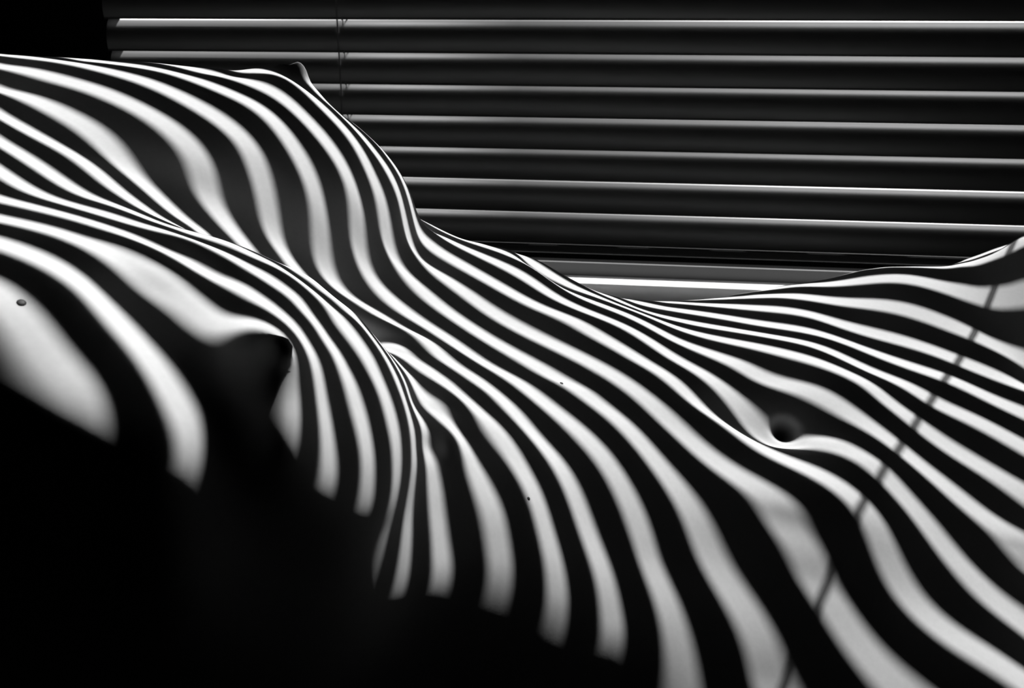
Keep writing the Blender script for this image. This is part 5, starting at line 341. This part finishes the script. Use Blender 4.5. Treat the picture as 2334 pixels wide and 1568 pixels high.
2300 2301 2305 2310 2318 2328 2341 2355 2372 2392 2414 2438 2464 2492 2523 2556 2592 2629 2669 2710 2753 2797 2842 2888 2934 2981 3026 3071 3113 3153 3189 3221 3249 3271 3287 3297 3300 3297 3287 3271 3249 3221 3189 3153 3113 3071 3026 2981 2934 2888 2842 2797 2753 2710 2669 2629 2592 2556 2523 2492 2464 2438 2414 2392 2372 2355 2341 2328 2318 2310 2305 2301 2300 2301 2305 2310 2318 2328 2341 2355 2372 2392 2414 2438 2464 2492 2523 2556 2592 2629 2669 2710 2753 2797 2842 2888 2934 2981 3026 3071 3113 3153 3189 3221 3249 3271 3287 3297 3300 3297 3287 3271 3249 3221 3189 3153 3113 3071 3026 2981 2934 2888 2842 2797 2753 2710 2669 2629 2592 2556 2523 2492 2464 2438 2414 2392 2372 2355 2341 2328 2318 2310 2305 2301
2300 2301 2305 2310 2318 2328 2341 2355 2372 2392 2414 2438 2464 2492 2523 2556 2592 2629 2669 2710 2753 2797 2842 2888 2934 2981 3026 3071 3113 3153 3189 3221 3249 3271 3287 3297 3300 3297 3287 3271 3249 3221 3189 3153 3113 3071 3026 2981 2934 2888 2842 2797 2753 2710 2669 2629 2592 2556 2523 2492 2464 2438 2414 2392 2372 2355 2341 2328 2318 2310 2305 2301 2300 2301 2305 2310 2318 2328 2341 2355 2372 2392 2414 2438 2464 2492 2523 2556 2592 2629 2669 2710 2753 2797 2842 2888 2934 2981 3026 3071 3113 3153 3189 3221 3249 3271 3287 3297 3300 3297 3287 3271 3249 3221 3189 3153 3113 3071 3026 2981 2934 2888 2842 2797 2753 2710 2669 2629 2592 2556 2523 2492 2464 2438 2414 2392 2372 2355 2341 2328 2318 2310 2305 2301
2300 2301 2305 2310 2318 2328 2341 2355 2372 2392 2414 2438 2464 2492 2523 2556 2592 2629 2669 2710 2753 2797 2842 2888 2934 2981 3026 3071 3113 3153 3189 3221 3249 3271 3287 3297 3300 3297 3287 3271 3249 3221 3189 3153 3113 3071 3026 2981 2934 2888 2842 2797 2753 2710 2669 2629 2592 2556 2523 2492 2464 2438 2414 2392 2372 2355 2341 2328 2318 2310 2305 2301 2300 2301 2305 2310 2318 2328 2341 2355 2372 2392 2414 2438 2464 2492 2523 2556 2592 2629 2669 2710 2753 2797 2842 2888 2934 2981 3026 3071 3113 3153 3189 3221 3249 3271 3287 3297 3300 3297 3287 3271 3249 3221 3189 3153 3113 3071 3026 2981 2934 2888 2842 2797 2753 2710 2669 2629 2592 2556 2523 2492 2464 2438 2414 2392 2372 2355 2341 2328 2318 2310 2305 2301
2300 2301 2305 2310 2318 2328 2341 2355 2372 2392 2414 2438 2464 2492 2523 2556 2592 2629 2669 2710 2753 2797 2842 2888 2934 2981 3026 3071 3113 3153 3189 3221 3249 3271 3287 3297 3300 3297 3287 3271 3249 3221 3189 3153 3113 3071 3026 2981 2934 2888 2842 2797 2753 2710 2669 2629 2592 2556 2523 2492 2464 2438 2414 2392 2372 2355 2341 2328 2318 2310 2305 2301 2300 2301 2305 2310 2318 2328 2341 2355 2372 2392 2414 2438 2464 2492 2523 2556 2592 2629 2669 2710 2753 2797 2842 2888 2934 2981 3026 3071 3113 3153 3189 3221 3249 3271 3287 3297 3300 3297 3287 3271 3249 3221 3189 3153 3113 3071 3026 2981 2934 2888 2842 2797 2753 2710 2669 2629 2592 2556 2523 2492 2464 2438 2414 2392 2372 2355 2341 2328 2318 2310 2305 2301
"""
g = np.array([[int(x) for x in row.split()] for row in RAD.strip().split('\n')], float)*5e-5
def bspl(n, per, up):
    """matrix that samples a cubic B-spline of n coefficients at up points per cell"""
    if per: x = np.arange(n*up)/up
    else: x = np.linspace(0, n-1, (n-1)*up+1)
    i = np.floor(x).astype(int); t = x-i
    B = np.stack([(1-t)**3/6, (3*t**3-6*t*t+4)/6, (-3*t**3+3*t*t+3*t+1)/6, t**3/6], 1)
    Mx = np.zeros((len(x), n))
    for a in range(4):
        j = i-1+a
        j = j % n if per else np.clip(j, 0, n-1)
        np.add.at(Mx, (np.arange(len(x)), j), B[:, a])
    return Mx, x
Ms, xs_ = bspl(NS, False, 5)
Mt, xt_ = bspl(NT, True, 5)
R = Ms @ g @ Mt.T
s = S0+(S1-S0)*xs_/(NS-1)
th = (xt_/NT-.5)*2*math.pi
# round the two ends off so that the figure is closed
endf = np.minimum(1, np.minimum(s-S0, S1-s)/0.05); endf = np.sqrt(np.clip(1-(1-endf)**2, 0, 1))
Rc = R*endf[:, None]
def surf(Rg):
    return (A0+s[:, None, None]*AU+(Rg*np.sin(th))[..., None]*AW+(Rg*np.cos(th))[..., None]*AV)
P = surf(Rc)
tone = np.ones(P.shape[:2])
def normals(P):
    du = np.gradient(P, axis=0)
    dv = (np.roll(P, -1, 1)-np.roll(P, 1, 1))/2
    n = np.cross(du, dv); n /= np.linalg.norm(n, axis=2)[..., None]+1e-12
    c = A0+s[:, None, None]*AU
    n *= np.sign(((P-c)*n).sum(2))[..., None]
    return n
Nn = normals(P)
def near(c): return np.linalg.norm(P-np.array(c), axis=2)
def gau(d, r): return np.exp(-(d/r)**2)
disp = np.zeros(P.shape)

def bump(c, r, hgt, p=2.0, direction=None):
    d = near(c); k = np.unravel_index(d.argmin(), d.shape)
    n = Nn[k] if direction is None else np.array(direction)/np.linalg.norm(direction)
    return (hgt*np.exp(-(d/r)**p))[..., None]*n
# areolae: darker skin, slightly raised, with a blunt nipple
c1, c2 = [-0.08935, 0.21799, -0.08475], [-0.0895, 0.22008, -0.08359]
tone *= 1-0.35/(1+np.exp((near(c1)-0.0125)/0.0012))
tone *= 1-0.45/(1+np.exp((near(c2)-0.0042)/0.0006))
disp += bump(c2, 0.0042, 0.0056, 4, (0.62, -0.60, 0.45))
c1, c2 = [-0.17514, 0.47207, -0.03568], [-0.17074, 0.47509, -0.03695]
tone *= 1-0.80/(1+np.exp((near(c1)-0.0095)/0.0009))
disp += bump(c1, 0.0080, 0.0056, 3, (0.05, 0.1, 1.0))
disp += bump(c2, 0.0042, 0.0030, 3, (0.30, 0.1, 1.0))
# navel: a small steep hollow, the shade inside it painted into the skin tone
disp += bump([0.07135, 0.42882, -0.19179], 0.0052, -0.008, 2.6)
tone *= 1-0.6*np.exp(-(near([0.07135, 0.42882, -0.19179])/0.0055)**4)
MOLES = [([-0.14303, 0.19816, -0.06662], 0.0011), ([-0.03033, 0.38313, -0.15558], 0.0008), ([-0.03649, 0.31115, -0.17265], 0.0007)]

P = P+disp
nu, nv = P.shape[:2]
verts = P.reshape(-1, 3)+np.array([0, 0, ZC])
ii = np.arange(nu-1)[:, None]*nv; jj = np.arange(nv)[None, :]; jn = (jj+1) % nv
F = np.stack([ii+jj, ii+jn, ii+nv+jn, ii+nv+jj], -1).reshape(-1, 4)
org = verts[len(verts)//2].copy(); org[2] = verts[:, 2].min()
me = bpy.data.meshes.new('person')
me.vertices.add(len(verts)); me.vertices.foreach_set('co', (verts-org).astype(np.float32).ravel())
me.loops.add(F.size); me.loops.foreach_set('vertex_index', F.astype(np.int32).ravel())
me.polygons.add(len(F)); me.polygons.foreach_set('loop_start', (np.arange(len(F))*4).astype(np.int32))
me.polygons.foreach_set('use_smooth', np.ones(len(F), bool))
me.update(calc_edges=True); me.validate()
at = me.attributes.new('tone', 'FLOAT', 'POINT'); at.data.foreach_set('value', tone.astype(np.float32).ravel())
bm = bmesh.new(); bm.from_mesh(me)
bmesh.ops.remove_doubles(bm, verts=[v for v in bm.verts if v.index < nv or v.index >= (nu-1)*nv], dist=0.0005)
bmesh.ops.recalc_face_normals(bm, faces=bm.faces)
bm.to_mesh(me); bm.free()
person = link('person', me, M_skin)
person.location = org
M_mole = mat('mole', 0.04, 0.6, 0.2, 0.1, 200)
for c, r in MOLES:
    d = near(c); k = np.unravel_index(d.argmin(), d.shape); n = Vector(Nn[k])
    mb = bmesh.new(); bmesh.ops.create_icosphere(mb, subdivisions=2, radius=r)
    rot = n.to_track_quat('Z', 'Y').to_matrix()
    for v in mb.verts: v.co.z *= 0.35; v.co = rot @ v.co
    mo = from_bm('mole', mb, M_mole, person, True)
    mo.location = Vector(P[k])+Vector((0, 0, ZC))-Vector(org)
person['category'] = 'person'
person['label'] = 'person reclining on the back, bare torso from chest to hips banded with striped window light'

# ------------------------------------------------------------------ what carries the figure: a black draped couch
def couch_pt(ss, ww_, vv): return A0+ss*AU+ww_*AW+vv*AV
couch = empty('couch', (0.05, 0.45, 0), 'black draped couch under the reclining person, lost in the shade', 'couch')
cl = Vector(couch.location)
cm = box_bm(-0.5, 0.85, -0.20, 0.17, -0.09, 0.0, 0.03, 4)
Rm = Matrix(((AU[0], AW[0], AV[0]), (AU[1], AW[1], AV[1]), (AU[2], AW[2], AV[2])))
base = A0-0.12*AV
for v in cm.verts:
    p = Rm @ Vector((v.co.x, v.co.y, v.co.z))+Vector(base)+Vector((0, 0, ZC)); v.co = p-cl
from_bm('mattress', cm, M_black, couch, True)
fb = bmesh.new()
c0 = couch_pt(-.40, 0, 0); c1 = couch_pt(.75, 0, 0)
# upholstered base: a block with a sloping top, parallel to the mattress
q = []
for ss in (-.46, .80):
    for ww_ in (-.16, .13):
        p = A0+ss*AU+ww_*AW-(0.12+.088)*AV
        q.append((p[0], p[1], p[2]+ZC))
vb = [fb.verts.new(Vector((x, y, 0.06))-cl) for x, y, z in q]+[fb.verts.new(Vector((x, y, z))-cl) for x, y, z in q]
for f_ in ((0, 1, 3, 2), (4, 6, 7, 5), (0, 4, 5, 1), (2, 3, 7, 6), (0, 2, 6, 4), (1, 5, 7, 3)):
    fb.faces.new([vb[i] for i in f_])
bmesh.ops.recalc_face_normals(fb, faces=fb.faces)
from_bm('base', fb, M_black, couch)
for (x, y, z) in q:
    cxy = Vector((sum(a[0] for a in q)/4, sum(a[1] for a in q)/4, 0))
    d = (cxy-Vector((x, y, 0))).normalized()*0.05
    from_bm('foot', tube_bm(Vector((x, y, 0))+d-cl, Vector((x, y, 0.06))+d-cl, 0.025, 12), M_black, couch)
